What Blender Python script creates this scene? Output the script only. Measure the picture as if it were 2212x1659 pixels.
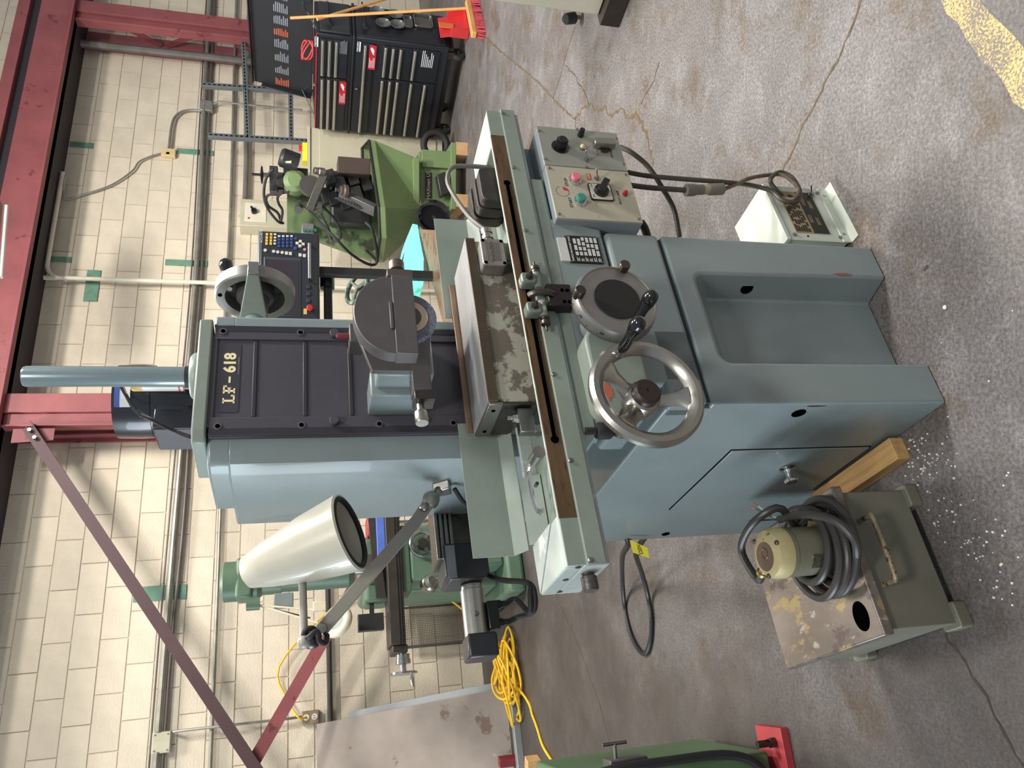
import bpy, math, random
from mathutils import Vector, Matrix
random.seed(11)
V = Vector
R_ = math.radians
for o in list(bpy.data.objects):
    bpy.data.objects.remove(o)
SC = bpy.context.scene
COL = SC.collection

# ---------------------------------------------------------------- camera (portrait photo stored lying on its side)
F = 1640.0; PITCH = R_(15.44); HC = 1.5
cp, sp = math.cos(PITCH), math.sin(PITCH)
RT = V((1, 0, 0)); FW = V((0, cp, -sp)); UP = V((0, sp, cp)); CAM = V((0, 0, HC))
cam = bpy.data.cameras.new('camera'); cam.sensor_fit = 'HORIZONTAL'; cam.sensor_width = 36
cam.lens = 36 * F / 2212; cam.clip_start = .02; cam.clip_end = 100
co = bpy.data.objects.new('camera', cam); COL.objects.link(co)
m3 = Matrix((-UP, RT, -FW)).transposed()
co.matrix_world = Matrix.Translation(CAM) @ m3.to_4x4()
SC.camera = co

# ---------------------------------------------------------------- world, lamps, exposure
w = bpy.data.worlds.new('world'); SC.world = w; w.use_nodes = True
bg = w.node_tree.nodes['Background']; bg.inputs[0].default_value = (.88, .93, 1, 1); bg.inputs[1].default_value = .31

def area(name, loc, target, size, sizey, power, col=(1, 1, 1)):
    l = bpy.data.lights.new(name, 'AREA'); l.shape = 'RECTANGLE'; l.size = size; l.size_y = sizey
    l.energy = power; l.color = col
    o = bpy.data.objects.new(name, l); COL.objects.link(o)
    o.location = loc
    o.rotation_euler = (V(target) - V(loc)).to_track_quat('-Z', 'Y').to_euler()
    return o
area('highbay_lamp', (1.9, 4.2, 5.6), (1.9, 4.2, 0), 1.2, .5, 265, (1, .96, .89))
area('highbay_lamp', (-1.5, 5.2, 5.6), (-1.5, 5.2, 0), 1.2, .5, 112, (1, .96, .89))
area('highbay_lamp', (.2, -1.3, 5.4), (.2, -1.3, 0), 1.2, .5, 130, (1, .97, .91))
area('bay_door_daylight', (-12, .5, 2.4), (0, 1.8, 1.4), 7.0, 4.2, 900, (.78, .90, 1))
area('highbay_lamp', (3.2, 2.2, 5.6), (3.2, 2.2, 0), 1.2, .5, 280, (1, .97, .92))
SC.view_settings.view_transform = 'Standard'; SC.view_settings.look = 'None'
SC.view_settings.gamma = 1; SC.view_settings.use_curve_mapping = False
SC.view_settings.exposure = 0.42

# ---------------------------------------------------------------- photo pixel -> direction -> point on a known plane
def ray(x, y): return FW + RT * ((1659 - y - 829.5) / F) - UP * ((x - 1106) / F)
def hit(x, y, p0, n):
    r = ray(x, y); return CAM + r * (((p0 - CAM).dot(n)) / r.dot(n))
def fl(x, y, z=0): return hit(x, y, V((0, 0, z)), V((0, 0, 1)))
def dep(x, y, Y): return hit(x, y, V((0, Y, 0)), V((0, 1, 0)))
class Frame:
    def __init__(s, loc, rz):
        s.o = V(loc); s.rz = rz; c, k = math.cos(rz), math.sin(rz)
        s.x = V((c, k, 0)); s.y = V((-k, c, 0))
    def loc(s, p): d = p - s.o; return V((d.dot(s.x), d.dot(s.y), d.z))
    def Y(s, x, y, d=0): return s.loc(hit(x, y, s.o + s.y * d, s.y))
    def X(s, x, y, d=0): return s.loc(hit(x, y, s.o + s.x * d, s.x))
    def Z(s, x, y, z=0): return s.loc(fl(x, y, z + s.o.z))
    def w(s, p): return s.o + s.x * p[0] + s.y * p[1] + V((0, 0, p[2]))
WORLD = Frame((0, 0, 0), 0)
GR = Frame(fl(2044.5, 868.8), R_(31.2))        # grinder: base front left corner on the floor
WA = Frame((-2.44, 6.40, 0), R_(26))           # back wall: x along it, y into it

# ---------------------------------------------------------------- mesh helpers
class G:
    def __init__(s): s.v = []; s.f = []
    def add(s, vs, fs):
        n = len(s.v); s.v += [tuple(p) for p in vs]; s.f += [tuple(i + n for i in f) for f in fs]; return s
    def box(s, x0, x1, y0, y1, z0, z1):
        if x0 > x1: x0, x1 = x1, x0
        if y0 > y1: y0, y1 = y1, y0
        if z0 > z1: z0, z1 = z1, z0
        return s.add([(x, y, z) for z in (z0, z1) for y in (y0, y1) for x in (x0, x1)],
                     [(0, 2, 3, 1), (4, 5, 7, 6), (0, 1, 5, 4), (2, 6, 7, 3), (0, 4, 6, 2), (1, 3, 7, 5)])
    def obox(s, c, a, b, d):
        c, a, b, d = V(c), V(a), V(b), V(d)
        if a.cross(b).dot(d) < 0: a = -a
        return s.add([c + a * i + b * j + d * k for k in (-1, 1) for j in (-1, 1) for i in (-1, 1)],
                     [(0, 2, 3, 1), (4, 5, 7, 6), (0, 1, 5, 4), (2, 6, 7, 3), (0, 4, 6, 2), (1, 3, 7, 5)])
    def bar(s, p0, p1, w_, h, up=(0, 0, 1)):
        p0, p1 = V(p0), V(p1); d = (p1 - p0); L = d.length; d = d / L
        u = V(up); sd = d.cross(u)
        if sd.length < 1e-4: sd = d.cross(V((1, 0, 0)))
        sd.normalize(); u = sd.cross(d)
        return s.obox((p0 + p1) / 2, d * L / 2, sd * w_ / 2, u * h / 2)
    def prism(s, poly, ax, a, b):
        n = len(poly)
        mk = {'x': lambda p, t: (t, p[0], p[1]), 'y': lambda p, t: (p[0], t, p[1]), 'z': lambda p, t: (p[0], p[1], t)}[ax]
        A = sum(poly[i][0] * poly[(i + 1) % n][1] - poly[(i + 1) % n][0] * poly[i][1] for i in range(n))
        if (A < 0) != (ax == 'y'): poly = poly[::-1]
        if a > b: a, b = b, a
        vs = [mk(p, a) for p in poly] + [mk(p, b) for p in poly]
        return s.add(vs, [tuple(range(n))[::-1], tuple(range(n, 2 * n))] + [(i, (i + 1) % n, n + (i + 1) % n, n + i) for i in range(n)])
    def lathe(s, prof, o, ax, n=24, caps=True):
        o, ax = V(o), V(ax).normalized()
        t = ax.orthogonal().normalized(); b = ax.cross(t)
        vs = []
        for r, h in prof:
            for i in range(n):
                a = 2 * math.pi * i / n
                vs.append(o + ax * h + (t * math.cos(a) + b * math.sin(a)) * r)
        m = len(prof); fs = []
        for j in range(m - 1):
            for i in range(n):
                k = (i + 1) % n
                fs.append((j * n + i, j * n + k, (j + 1) * n + k, (j + 1) * n + i))
        if caps:
            fs.append(tuple(range(n))[::-1]); fs.append(tuple(range((m - 1) * n, m * n)))
        if prof[-1][1] < prof[0][1]: fs = [f[::-1] for f in fs]
        return s.add(vs, fs)
    def cyl(s, p0, p1, r, r1=None, n=20):
        p0, p1 = V(p0), V(p1)
        return s.lathe([(r, 0), (r if r1 is None else r1, (p1 - p0).length)], p0, p1 - p0, n)
    def ball(s, c, r, n=16, sc=(1, 1, 1)):
        c = V(c); k = n // 2; vs = []; fs = []
        for j in range(k + 1):
            ph = math.pi * j / k
            for i in range(n):
                a = 2 * math.pi * i / n
                vs.append((c.x + r * sc[0] * math.sin(ph) * math.cos(a), c.y + r * sc[1] * math.sin(ph) * math.sin(a), c.z - r * sc[2] * math.cos(ph)))
        for j in range(k):
            for i in range(n):
                fs.append((j * n + i, j * n + (i + 1) % n, (j + 1) * n + (i + 1) % n, (j + 1) * n + i))
        return s.add(vs, fs)
    def torus(s, c, ax, R, r, n=40, m=12, flat=1.0):
        c, ax = V(c), V(ax).normalized(); t = ax.orthogonal().normalized(); b = ax.cross(t)
        vs = []; fs = []
        for i in range(n):
            a = 2 * math.pi * i / n; d = t * math.cos(a) + b * math.sin(a)
            for j in range(m):
                q = 2 * math.pi * j / m
                vs.append(c + d * (R + r * math.cos(q)) + ax * (r * flat * math.sin(q)))
        for i in range(n):
            for j in range(m):
                fs.append((i * m + j, ((i + 1) % n) * m + j, ((i + 1) % n) * m + (j + 1) % m, i * m + (j + 1) % m))
        return s.add(vs, fs)
    def tube(s, pts, r, n=8, closed=False, sub=6, rs=None):
        P = [V(p) for p in pts]; Q = []; RR = []
        N = len(P)
        if sub > 1:
            for i in range(N if closed else N - 1):
                g = lambda k: P[k % N] if closed else P[max(0, min(N - 1, k))]
                a, b, c, d = g(i - 1), g(i), g(i + 1), g(i + 2)
                for k in range(sub):
                    t = k / sub
                    Q.append(.5 * ((2 * b) + (c - a) * t + (2 * a - 5 * b + 4 * c - d) * t * t + (3 * b - a - 3 * c + d) * t ** 3))
                    if rs: RR.append(rs[i] + (rs[(i + 1) % N] - rs[i]) * t)
            if not closed:
                Q.append(P[-1]); RR.append(rs[-1] if rs else r)
        else: Q = P; RR = rs or []
        if not rs: RR = [r] * len(Q)
        M = len(Q); vs = []; fs = []; prev = None
        for i in range(M):
            d = (Q[(i + 1) % M] - Q[i - 1]) if closed else (Q[min(M - 1, i + 1)] - Q[max(0, i - 1)])
            d.normalize()
            t = d.orthogonal().normalized() if prev is None else (prev - d * prev.dot(d)).normalized()
            prev = t; b = d.cross(t)
            for j in range(n):
                a = 2 * math.pi * j / n
                vs.append(Q[i] + (t * math.cos(a) + b * math.sin(a)) * RR[i])
        for i in range(M if closed else M - 1):
            k = (i + 1) % M
            for j in range(n):
                fs.append((i * n + j, i * n + (j + 1) % n, k * n + (j + 1) % n, k * n + j))
        if not closed:
            fs.append(tuple(range(n))[::-1]); fs.append(tuple(range((M - 1) * n, M * n)))
        return s.add(vs, fs)
    def mesh(s, name, mat, smooth=35):
        me = bpy.data.meshes.new(name); me.from_pydata(s.v, [], s.f)
        if mat: me.materials.append(mat)
        if smooth:
            me.polygons.foreach_set('use_smooth', [True] * len(me.polygons))
            me.set_sharp_from_angle(angle=R_(smooth))
        me.validate(); me.update()
        return me
    def o(s, name, mat, parent=None, bev=0, frame=None, smooth=35, label=None, seg=2):
        ob = bpy.data.objects.new(name, s.mesh(name, mat, smooth)); COL.objects.link(ob)
        if parent: ob.parent = parent
        elif frame: ob.location = frame.o; ob.rotation_euler.z = frame.rz
        if bev:
            m = ob.modifiers.new('bevel', 'BEVEL'); m.width = bev; m.segments = seg; m.limit_method = 'ANGLE'; m.angle_limit = R_(40)
            m.use_clamp_overlap = True
        if label: ob['label'] = label
        return ob
def empty(name, frame=None, loc=None, rz=None):
    o = bpy.data.objects.new(name, None); COL.objects.link(o); o.empty_display_size = .1
    if frame: o.location = frame.o; o.rotation_euler.z = frame.rz
    if loc is not None: o.location = loc
    if rz is not None: o.rotation_euler.z = rz
    return o
def tag(o, label, cat, group=None, kind=None):
    o['label'] = label; o['category'] = cat
    if group: o['group'] = group
    if kind: o['kind'] = kind
    return o
def struct(o, label=None):
    o['kind'] = 'structure'
    if label: o['label'] = label
    return o
def arc(cx, cy, r, a0, a1, n): return [(cx + r * math.cos(R_(a0 + (a1 - a0) * i / n)), cy + r * math.sin(R_(a0 + (a1 - a0) * i / n))) for i in range(n + 1)]
def rrect(x0, x1, y0, y1, r, n=4):
    return arc(x1 - r, y1 - r, r, 0, 90, n) + arc(x0 + r, y1 - r, r, 90, 180, n) + arc(x0 + r, y0 + r, r, 180, 270, n) + arc(x1 - r, y0 + r, r, 270, 360, n)
_fc = {}
def text(name, s, size, mat, parent, M, ext=.0004, bold=0, sx=1, align='CENTER', frame=None):
    c = bpy.data.curves.new('t', 'FONT'); c.body = s; c.size = size; c.extrude = ext; c.align_x = align; c.align_y = 'CENTER'; c.offset = bold
    c.resolution_u = 3
    t = bpy.data.objects.new('t', c); COL.objects.link(t)
    dg = bpy.context.evaluated_depsgraph_get()
    me = bpy.data.meshes.new_from_object(t.evaluated_get(dg)); bpy.data.objects.remove(t)
    me.transform(M @ Matrix.Diagonal((sx, 1, 1, 1))); me.materials.clear(); me.materials.append(mat); me.name = name
    o = bpy.data.objects.new(name, me); COL.objects.link(o)
    if parent: o.parent = parent
    elif frame: o.location = frame.o; o.rotation_euler.z = frame.rz
    return o
def face(p, ry=0): return Matrix.Translation(V(p)) @ Matrix.Rotation(R_(90), 4, 'X') @ Matrix.Rotation(ry, 4, 'Z')   # reads from -y
def basis(p, xa, ya):
    xa, ya = V(xa).normalized(), V(ya).normalized(); za = xa.cross(ya)
    return Matrix.Translation(V(p)) @ Matrix((xa, ya, za)).transposed().to_4x4()

# ---------------------------------------------------------------- materials
def lin(c): return tuple(((x / 255) / 12.92 if x / 255 <= .04045 else ((x / 255 + .055) / 1.055) ** 2.4) for x in c) + (1,)
_m = {}
def mat(name, c, rough=.5, metal=0, var=.06, scale=6, bump=0, bscale=60, spots=None, coat=0, rnd=0, trans=0, stretch=None, spec=.5):
    """c sRGB; var: lightness mottling; spots: list of (sRGB, threshold, scale) patches of another colour (chips, stains, rust)"""
    if name in _m: return _m[name]
    m = bpy.data.materials.new(name); m.use_nodes = True; nt = m.node_tree; N = nt.nodes; L = nt.links
    b = N['Principled BSDF']; b.inputs['Roughness'].default_value = rough; b.inputs['Metallic'].default_value = metal
    b.inputs['Coat Weight'].default_value = coat; b.inputs['Specular IOR Level'].default_value = spec
    if trans: b.inputs['Transmission Weight'].default_value = trans
    tc = N.new('ShaderNodeTexCoord'); mp = N.new('ShaderNodeMapping'); L.new(tc.outputs['Object'], mp.inputs[0])
    if stretch: mp.inputs['Scale'].default_value = stretch
    n1 = N.new('ShaderNodeTexNoise'); n1.inputs['Scale'].default_value = scale; n1.inputs['Detail'].default_value = 5; n1.inputs['Roughness'].default_value = .6
    L.new(mp.outputs[0], n1.inputs[0])
    rp = N.new('ShaderNodeValToRGB'); cl = lin(c)
    rp.color_ramp.elements[0].position = .3; rp.color_ramp.elements[1].position = .7
    rp.color_ramp.elements[0].color = tuple(x * (1 - var * 2) for x in cl[:3]) + (1,)
    rp.color_ramp.elements[1].color = tuple(min(1, x * (1 + var * 2)) for x in cl[:3]) + (1,)
    L.new(n1.outputs[0], rp.inputs[0]); out = rp.outputs[0]
    if rnd:
        oi = N.new('ShaderNodeObjectInfo'); mr = N.new('ShaderNodeMapRange'); mr.inputs[3].default_value = 1 - rnd; mr.inputs[4].default_value = 1 + rnd
        L.new(oi.outputs['Random'], mr.inputs[0]); mx = N.new('ShaderNodeVectorMath'); mx.operation = 'SCALE'
        L.new(out, mx.inputs[0]); L.new(mr.outputs[0], mx.inputs['Scale']); out = mx.outputs[0]
    for k, (sc, th, ss) in enumerate(spots or []):
        n2 = N.new('ShaderNodeTexNoise'); n2.inputs['Scale'].default_value = ss; n2.inputs['Detail'].default_value = 6; n2.inputs['Roughness'].default_value = .65
        off = N.new('ShaderNodeVectorMath'); off.operation = 'ADD'; off.inputs[1].default_value = (3.7 * k + 1.3, 7.1 * k, 1.9 * k)
        L.new(mp.outputs[0], off.inputs[0]); L.new(off.outputs[0], n2.inputs[0])
        r2 = N.new('ShaderNodeValToRGB'); r2.color_ramp.elements[0].position = th; r2.color_ramp.elements[1].position = min(1, th + .04)
        L.new(n2.outputs[0], r2.inputs[0])
        mx = N.new('ShaderNodeMix'); mx.data_type = 'RGBA'; L.new(r2.outputs[0], mx.inputs[0]); L.new(out, mx.inputs[6]); mx.inputs[7].default_value = lin(sc); out = mx.outputs[2]
    L.new(out, b.inputs['Base Color'])
    if bump:
        n3 = N.new('ShaderNodeTexNoise'); n3.inputs['Scale'].default_value = bscale; n3.inputs['Detail'].default_value = 4
        L.new(mp.outputs[0], n3.inputs[0]); bp = N.new('ShaderNodeBump'); bp.inputs['Strength'].default_value = bump; bp.inputs['Distance'].default_value = .01
        L.new(n3.outputs[0], bp.inputs['Height']); L.new(bp.outputs[0], b.inputs['Normal'])
    _m[name] = m; return m
PAINT = mat('grinder_blue_grey_paint', (126, 138, 138), .38, 0, .03, 5, coat=.15, spots=[((112, 78, 66), .79, 9), ((96, 104, 104), .76, 40)])
PAINTG = mat('table_green_grey_paint', (128, 138, 128), .45, 0, .05, 9, spots=[((120, 124, 108), .68, 14), ((104, 70, 60), .78, 22)])
PAINTW = mat('worn_table_top_paint', (166, 174, 168), .4, 0, .08, 12, spots=[((200, 205, 200), .6, 9), ((120, 90, 84), .74, 30)])
DARKP = mat('dark_charcoal_cover_paint', (70, 67, 73), .42, 0, .05, 6)
BLACK = mat('black_plastic', (22, 22, 24), .3, 0, .05, 10)
BLACKM = mat('matt_black_rubber', (34, 34, 35), .65, 0, .1, 20)
GLOSSB = mat('glossy_black_handle', (14, 14, 17), .12, 0, .02, 5, coat=.5)
CHROME = mat('polished_chrome', (205, 205, 205), .14, 1, .04, 10)
STEEL = mat('ground_steel', (150, 148, 144), .32, 1, .08, 14)
STEELD = mat('oily_dark_steel', (92, 86, 80), .4, 1, .12, 16, spots=[((60, 54, 46), .6, 10)])
GUARD = mat('guard_grey_casting', (88, 85, 84), .45, .3, .05, 20)
ALU = mat('cast_aluminium', (168, 166, 158), .3, 1, .06, 16)
DIALG = mat('satin_dial_metal', (150, 148, 144), .42, .85, .03, 30)
BROWN = mat('oil_stained_brown_steel', (104, 82, 60), .45, .5, .14, 10, spots=[((74, 58, 42), .58, 14)], stretch=(1, 6, 6))
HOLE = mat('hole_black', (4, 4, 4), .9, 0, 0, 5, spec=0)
CREAM = mat('cream_lettering', (236, 222, 176), .5, 0, .02, 5)
WHITE = mat('white_paint', (214, 222, 214), .4, 0, .03, 8, spots=[((110, 100, 92), .77, 30)])
RED = mat('red_plastic', (196, 44, 48), .4, 0, .04, 8)
# ================================================================ SETTING
def floor_mat():
    m = bpy.data.materials.new('worn_concrete'); m.use_nodes = True; nt = m.node_tree; N = nt.nodes; L = nt.links
    b = N['Principled BSDF']
    tc = N.new('ShaderNodeTexCoord')
    def noise(s, d=6, r=.62, off=0, st=None):
        mp = N.new('ShaderNodeMapping'); mp.inputs['Location'].default_value = (off, off * 2, 0)
        if st: mp.inputs['Scale'].default_value = st
        L.new(tc.outputs['Object'], mp.inputs[0])
        n = N.new('ShaderNodeTexNoise'); n.inputs['Scale'].default_value = s; n.inputs['Detail'].default_value = d; n.inputs['Roughness'].default_value = r
        L.new(mp.outputs[0], n.inputs[0]); return n.outputs[0]
    def ramp(src, *st):
        r = N.new('ShaderNodeValToRGB'); e = r.color_ramp.elements
        while len(e) < len(st): e.new(.5)
        for k, (p, c) in enumerate(st): e[k].position = p; e[k].color = lin(c) if len(c) == 3 and max(c) > 1 else (c + (1,))
        L.new(src, r.inputs[0]); return r.outputs[0]
    def mix(f, a, c, mode='MIX'):
        x = N.new('ShaderNodeMix'); x.data_type = 'RGBA'; x.blend_type = mode
        if isinstance(f, float): x.inputs[0].default_value = f
        else: L.new(f, x.inputs[0])
        L.new(a, x.inputs[6])
        if isinstance(c, tuple): x.inputs[7].default_value = lin(c)
        else: L.new(c, x.inputs[7])
        return x.outputs[2]
    c = ramp(noise(1.3, 7), (.3, (86, 80, 76)), (.5, (102, 97, 95)), (.7, (122, 118, 118)))
    c = mix(ramp(noise(3.1, 6, .7, 5), (.52, (0, 0, 0)), (.66, (1., 1., 1.))), c, (92, 79, 66))          # brown oil stains
    c = mix(ramp(noise(6., 7, .75, 11, (1, 1.5, 1)), (.5, (0, 0, 0)), (.75, (.45, .45, .45))), c, (150, 147, 149))  # pale scuffs
    c = mix(.6, c, ramp(noise(105, 4, .8, 3), (.34, (.08, .08, .08)), (.5, (.47, .47, .47)), (.66, (.95, .95, .95))), 'OVERLAY')
    c = mix(ramp(noise(26, 2, .5, 9), (.72, (0, 0, 0)), (.76, (1., 1., 1.))), c, (64, 56, 48))             # dark drips
    # left floor darkened: shade painted into the colour, mixed with oily grime
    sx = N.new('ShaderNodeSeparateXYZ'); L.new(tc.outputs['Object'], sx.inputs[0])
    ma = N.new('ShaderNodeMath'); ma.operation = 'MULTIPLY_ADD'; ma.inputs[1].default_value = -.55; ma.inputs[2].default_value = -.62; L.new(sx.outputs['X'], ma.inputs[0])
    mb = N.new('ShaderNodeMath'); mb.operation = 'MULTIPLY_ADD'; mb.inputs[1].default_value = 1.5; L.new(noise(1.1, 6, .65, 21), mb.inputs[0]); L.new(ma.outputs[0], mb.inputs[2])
    shade_grime = ramp(mb.outputs[0], (.25, (0, 0, 0)), (.85, (.85, .85, .85)))
    c = mix(shade_grime, c, ramp(noise(2.6, 7, .7, 17), (.3, (48, 42, 37)), (.55, (65, 58, 53)), (.75, (80, 74, 70))))
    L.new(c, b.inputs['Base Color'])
    rr = ramp(noise(4, 5, .6, 2), (.3, (.42, .42, .42)), (.7, (.68, .68, .68))); L.new(rr, b.inputs['Roughness'])
    bp = N.new('ShaderNodeBump'); bp.inputs['Strength'].default_value = .25; bp.inputs['Distance'].default_value = .004
    L.new(noise(110, 4), bp.inputs['Height']); L.new(bp.outputs[0], b.inputs['Normal'])
    return m
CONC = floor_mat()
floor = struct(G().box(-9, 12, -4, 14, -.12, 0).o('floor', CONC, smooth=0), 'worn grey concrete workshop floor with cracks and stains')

# --- cracks: narrow grooves filled with dirt, laid along the lines the photo shows
CRK = mat('crack_dirt', (92, 78, 58), .9, 0, .2, 30)
CRKD = mat('crack_dark', (70, 62, 54), .9, 0, .2, 30)
def crack(pix, wd, jit, m, seed):
    rnd = random.Random(seed); P = [fl(*p) for p in pix]; Q = []
    for a, b in zip(P, P[1:]):
        n = max(2, int((b - a).length / .022))
        for k in range(n): Q.append(a.lerp(b, k / n))
    Q.append(P[-1]); g = G(); row = []
    for i, q in enumerate(Q):
        d = (Q[min(len(Q) - 1, i + 1)] - Q[max(0, i - 1)]).normalized(); s = V((-d.y, d.x, 0))
        c = q + s * rnd.uniform(-jit, jit); h = wd * rnd.uniform(.45, 1.5)
        row.append((c + s * h, c - s * h))
    for (a, b), (c, d) in zip(row, row[1:]):
        z = .0009
        g.add([(a.x, a.y, z), (b.x, b.y, z), (d.x, d.y, z), (c.x, c.y, z)], [(0, 1, 2, 3)])
    return g.o('crack', m, floor, smooth=0)
crack([(1860, 0), (1842, 55), (1818, 110), (1808, 135), (1788, 165), (1775, 195), (1760, 230), (1735, 270), (1715, 320), (1695, 358), (1688, 374)], .0042, .004, CRK, 1)
crack([(2041, 1372), (2060, 1398), (2085, 1430), (2100, 1462), (2130, 1505), (2150, 1545), (2170, 1585), (2195, 1630), (2212, 1656)], .0034, .004, CRKD, 2)
crack([(1040, 72), (1080, 110), (1130, 150), (1165, 180), (1195, 214), (1222, 240), (1243, 257)], .007, .006, CRK, 3)
crack([(1243, 257), (1243, 276)], .008, .004, CRK, 4)
crack([(1243, 257), (1262, 232), (1275, 226), (1292, 240), (1305, 232), (1315, 246), (1330, 244), (1340, 236), (1352, 248), (1377, 250), (1390, 272), (1398, 292), (1404, 320), (1411, 356)], .007, .012, CRK, 5)
crack([(1195, 212), (1212, 160), (1228, 100), (1242, 60)], .003, .001, CRKD, 6)
crack([(1222, 140), (1240, 160), (1250, 180), (1262, 195), (1272, 225)], .0035, .006, CRKD, 7)
crack([(1425, 135), (1410, 180), (1395, 205), (1385, 225)], .003, .004, CRKD, 8)
crack([(1206, 1300), (1240, 1370), (1270, 1450), (1295, 1520), (1320, 1620)], .0025, .003, CRKD, 9)

# --- worn yellow floor line
def stripe_mat():
    m = bpy.data.materials.new('worn_yellow_floor_paint'); m.use_nodes = True; nt = m.node_tree; N = nt.nodes; L = nt.links; b = N['Principled BSDF']
    tc = N.new('ShaderNodeTexCoord'); n = N.new('ShaderNodeTexNoise'); n.inputs['Scale'].default_value = 170; n.inputs['Detail'].default_value = 3
    n2 = N.new('ShaderNodeTexNoise'); n2.inputs['Scale'].default_value = 9; n2.inputs['Detail'].default_value = 4
    L.new(tc.outputs['Object'], n.inputs[0]); L.new(tc.outputs['Object'], n2.inputs[0])
    a = N.new('ShaderNodeMath'); a.operation = 'MULTIPLY_ADD'; a.inputs[1].default_value = .5; L.new(n2.outputs[0], a.inputs[0]); L.new(n.outputs[0], a.inputs[2])
    r = N.new('ShaderNodeValToRGB'); r.color_ramp.elements[0].position = .66; r.color_ramp.elements[1].position = .84
    r.color_ramp.elements[0].color = lin((200, 172, 106)); r.color_ramp.elements[1].color = lin((112, 104, 96))
    L.new(a.outputs[0], r.inputs[0]); L.new(r.outputs[0], b.inputs['Base Color']); b.inputs['Roughness'].default_value = .6
    return m
a0, a1 = fl(2028, 0), fl(2118, 0); b0, b1 = fl(2212, 242), fl(2212, 112)
d0 = (b0 - a0).normalized(); d1 = (b1 - a1).normalized()
a0 = a0 - d0 * 1.5; a1 = a1 - d1 * 1.5; b0 = b0 + d0 * .9; b1 = b1 + d1 * .9
g = G(); NS = 60; rnd = random.Random(4); prev = None
for i in range(NS + 1):
    p, q = a0.lerp(b0, i / NS), a1.lerp(b1, i / NS); e = (q - p).normalized()
    p = p + e * rnd.uniform(-.006, .006); q = q + e * rnd.uniform(-.006, .006)
    if prev: g.add([(prev[0].x, prev[0].y, .0006), (prev[1].x, prev[1].y, .0006), (q.x, q.y, .0006), (p.x, p.y, .0006)], [(0, 1, 2, 3)])
    prev = (p, q)
yl = g.o('painted_line', stripe_mat(), floor, smooth=0, label='worn yellow painted line')

# --- back wall of concrete blocks
MORT = mat('wall_mortar', (196, 184, 164), .9, 0, .06, 9)
BLK = mat('cream_concrete_block', (216, 204, 183), .85, 0, .05, 3, bump=.35, bscale=70, rnd=.05, spots=[((178, 162, 138), .70, 5), ((150, 138, 120), .72, 90)])
wall = struct(G().box(-7, 12, .006, .22, 0, 6.2).o('wall_back', MORT, frame=WA, smooth=0), 'cream painted concrete block wall')
BL, BH, JT = .4064, .2032, .010
bg_ = G().box(0, BL - JT, 0, .05, 0, BH - JT)
bmesh_ = bg_.mesh('block', BLK, 0)
s_ref = WA.Y(125, 1390).x
cands = []
for k in range(0, 26):
    z0 = k * BH - .018 + JT / 2
    off = s_ref + (0 if k % 2 == 0 else BL / 2)
    i0 = int((-3 - off) / BL); i1 = int((10 - off) / BL)
    for i in range(i0, i1):
        s0 = off + i * BL + JT / 2
        c = WA.w((s0 + .2, 0, z0 + .1)); d = c - CAM; zz = d.dot(FW)
        u = 829.5 + F * d.dot(RT) / zz; v = 1106 - F * d.dot(UP) / zz
        inside = -70 < u < 1730 and -40 < v < 1300
        cands.append((0 if inside else 1, zz, s0, z0))
cands.sort()
shown = [c for c in cands if c[0] == 0][:300]
rest = [c for c in cands if c not in shown]
rndb = random.Random(5)
for _, _, s0, z0 in shown:
    b = bpy.data.objects.new('block', bmesh_); COL.objects.link(b); b.parent = wall; b.location = (s0, rndb.uniform(-.0015, .0015), z0)
g = G()
for _, _, s0, z0 in rest: g.box(s0, s0 + BL - JT, 0, .05, z0, z0 + BH - JT)
ro = g.o('blocks_beyond', BLK, wall, smooth=0); ro['kind'] = 'stuff'

# --- red steel frame in front of the wall
REDS = mat('red_oxide_steel', (140, 74, 76), .55, 0, .08, 3, spots=[((110, 50, 54), .62, 6)])
REDD = mat('dark_red_steel', (74, 50, 52), .55, 0, .08, 3)
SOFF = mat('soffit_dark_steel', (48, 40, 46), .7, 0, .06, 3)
OB = .45                                     # how far the frame stands off the wall
# runway beam: front channel with flanges, soffit plate back to the wall
g = G().box(-6, 11, -OB, -OB + .03, 3.84, 4.16).box(-6, 11, -OB - .05, -OB + .12, 3.83, 3.855)
g.box(-6, 11, -OB - .02, -OB + .12, 4.25, 4.36)
beam = struct(g.o('trim_1', REDS, frame=WA, bev=.004), 'red steel beam running along the top of the wall')
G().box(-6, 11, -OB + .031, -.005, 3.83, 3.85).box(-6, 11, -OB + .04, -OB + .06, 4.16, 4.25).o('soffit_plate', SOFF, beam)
# lattice columns
def column(s0, s1, n):
    e = empty('trim_%d' % n, WA); struct(e, 'red lattice steel column standing in front of the block wall')
    wm_ = s0 + (s1 - s0) * .42
    G().box(s0, wm_, -OB + .05, -OB + .062, 0, 3.83).box(wm_, s1, -OB + .02, -OB + .035, 0, 3.83).box(wm_, wm_ + .012, -OB + .035, -OB + .06, 0, 3.83).box(s0, s0 + .014, -OB + .02, -OB + .13, 0, 3.83).box(s1 - .014, s1, -OB + .035, -OB + .13, 0, 3.83).o('outer_chord', REDS, e, bev=.003)
    G().box(s0 + .01, s1 - .01, -.03, -.008, 0, 3.83).box(s0 + .05, s0 + .064, -.1, -.03, 0, 3.83).o('inner_chord', REDS, e, bev=.003)
    z = .3; sg = 1
    while z < 3.5:
        za, zb = (z, z + .5) if sg > 0 else (z + .5, z)
        G().bar(((s0 + s1) / 2, -OB + .1, za), ((s0 + s1) / 2, -.06, zb), .06, .012, up=(1, 0, 0)).o('lacing_bar', REDS, e)
        z += .55; sg = -sg
    return e
column(2.13, 2.42, 2); cr = column(6.83, 7.12, 3)
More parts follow.
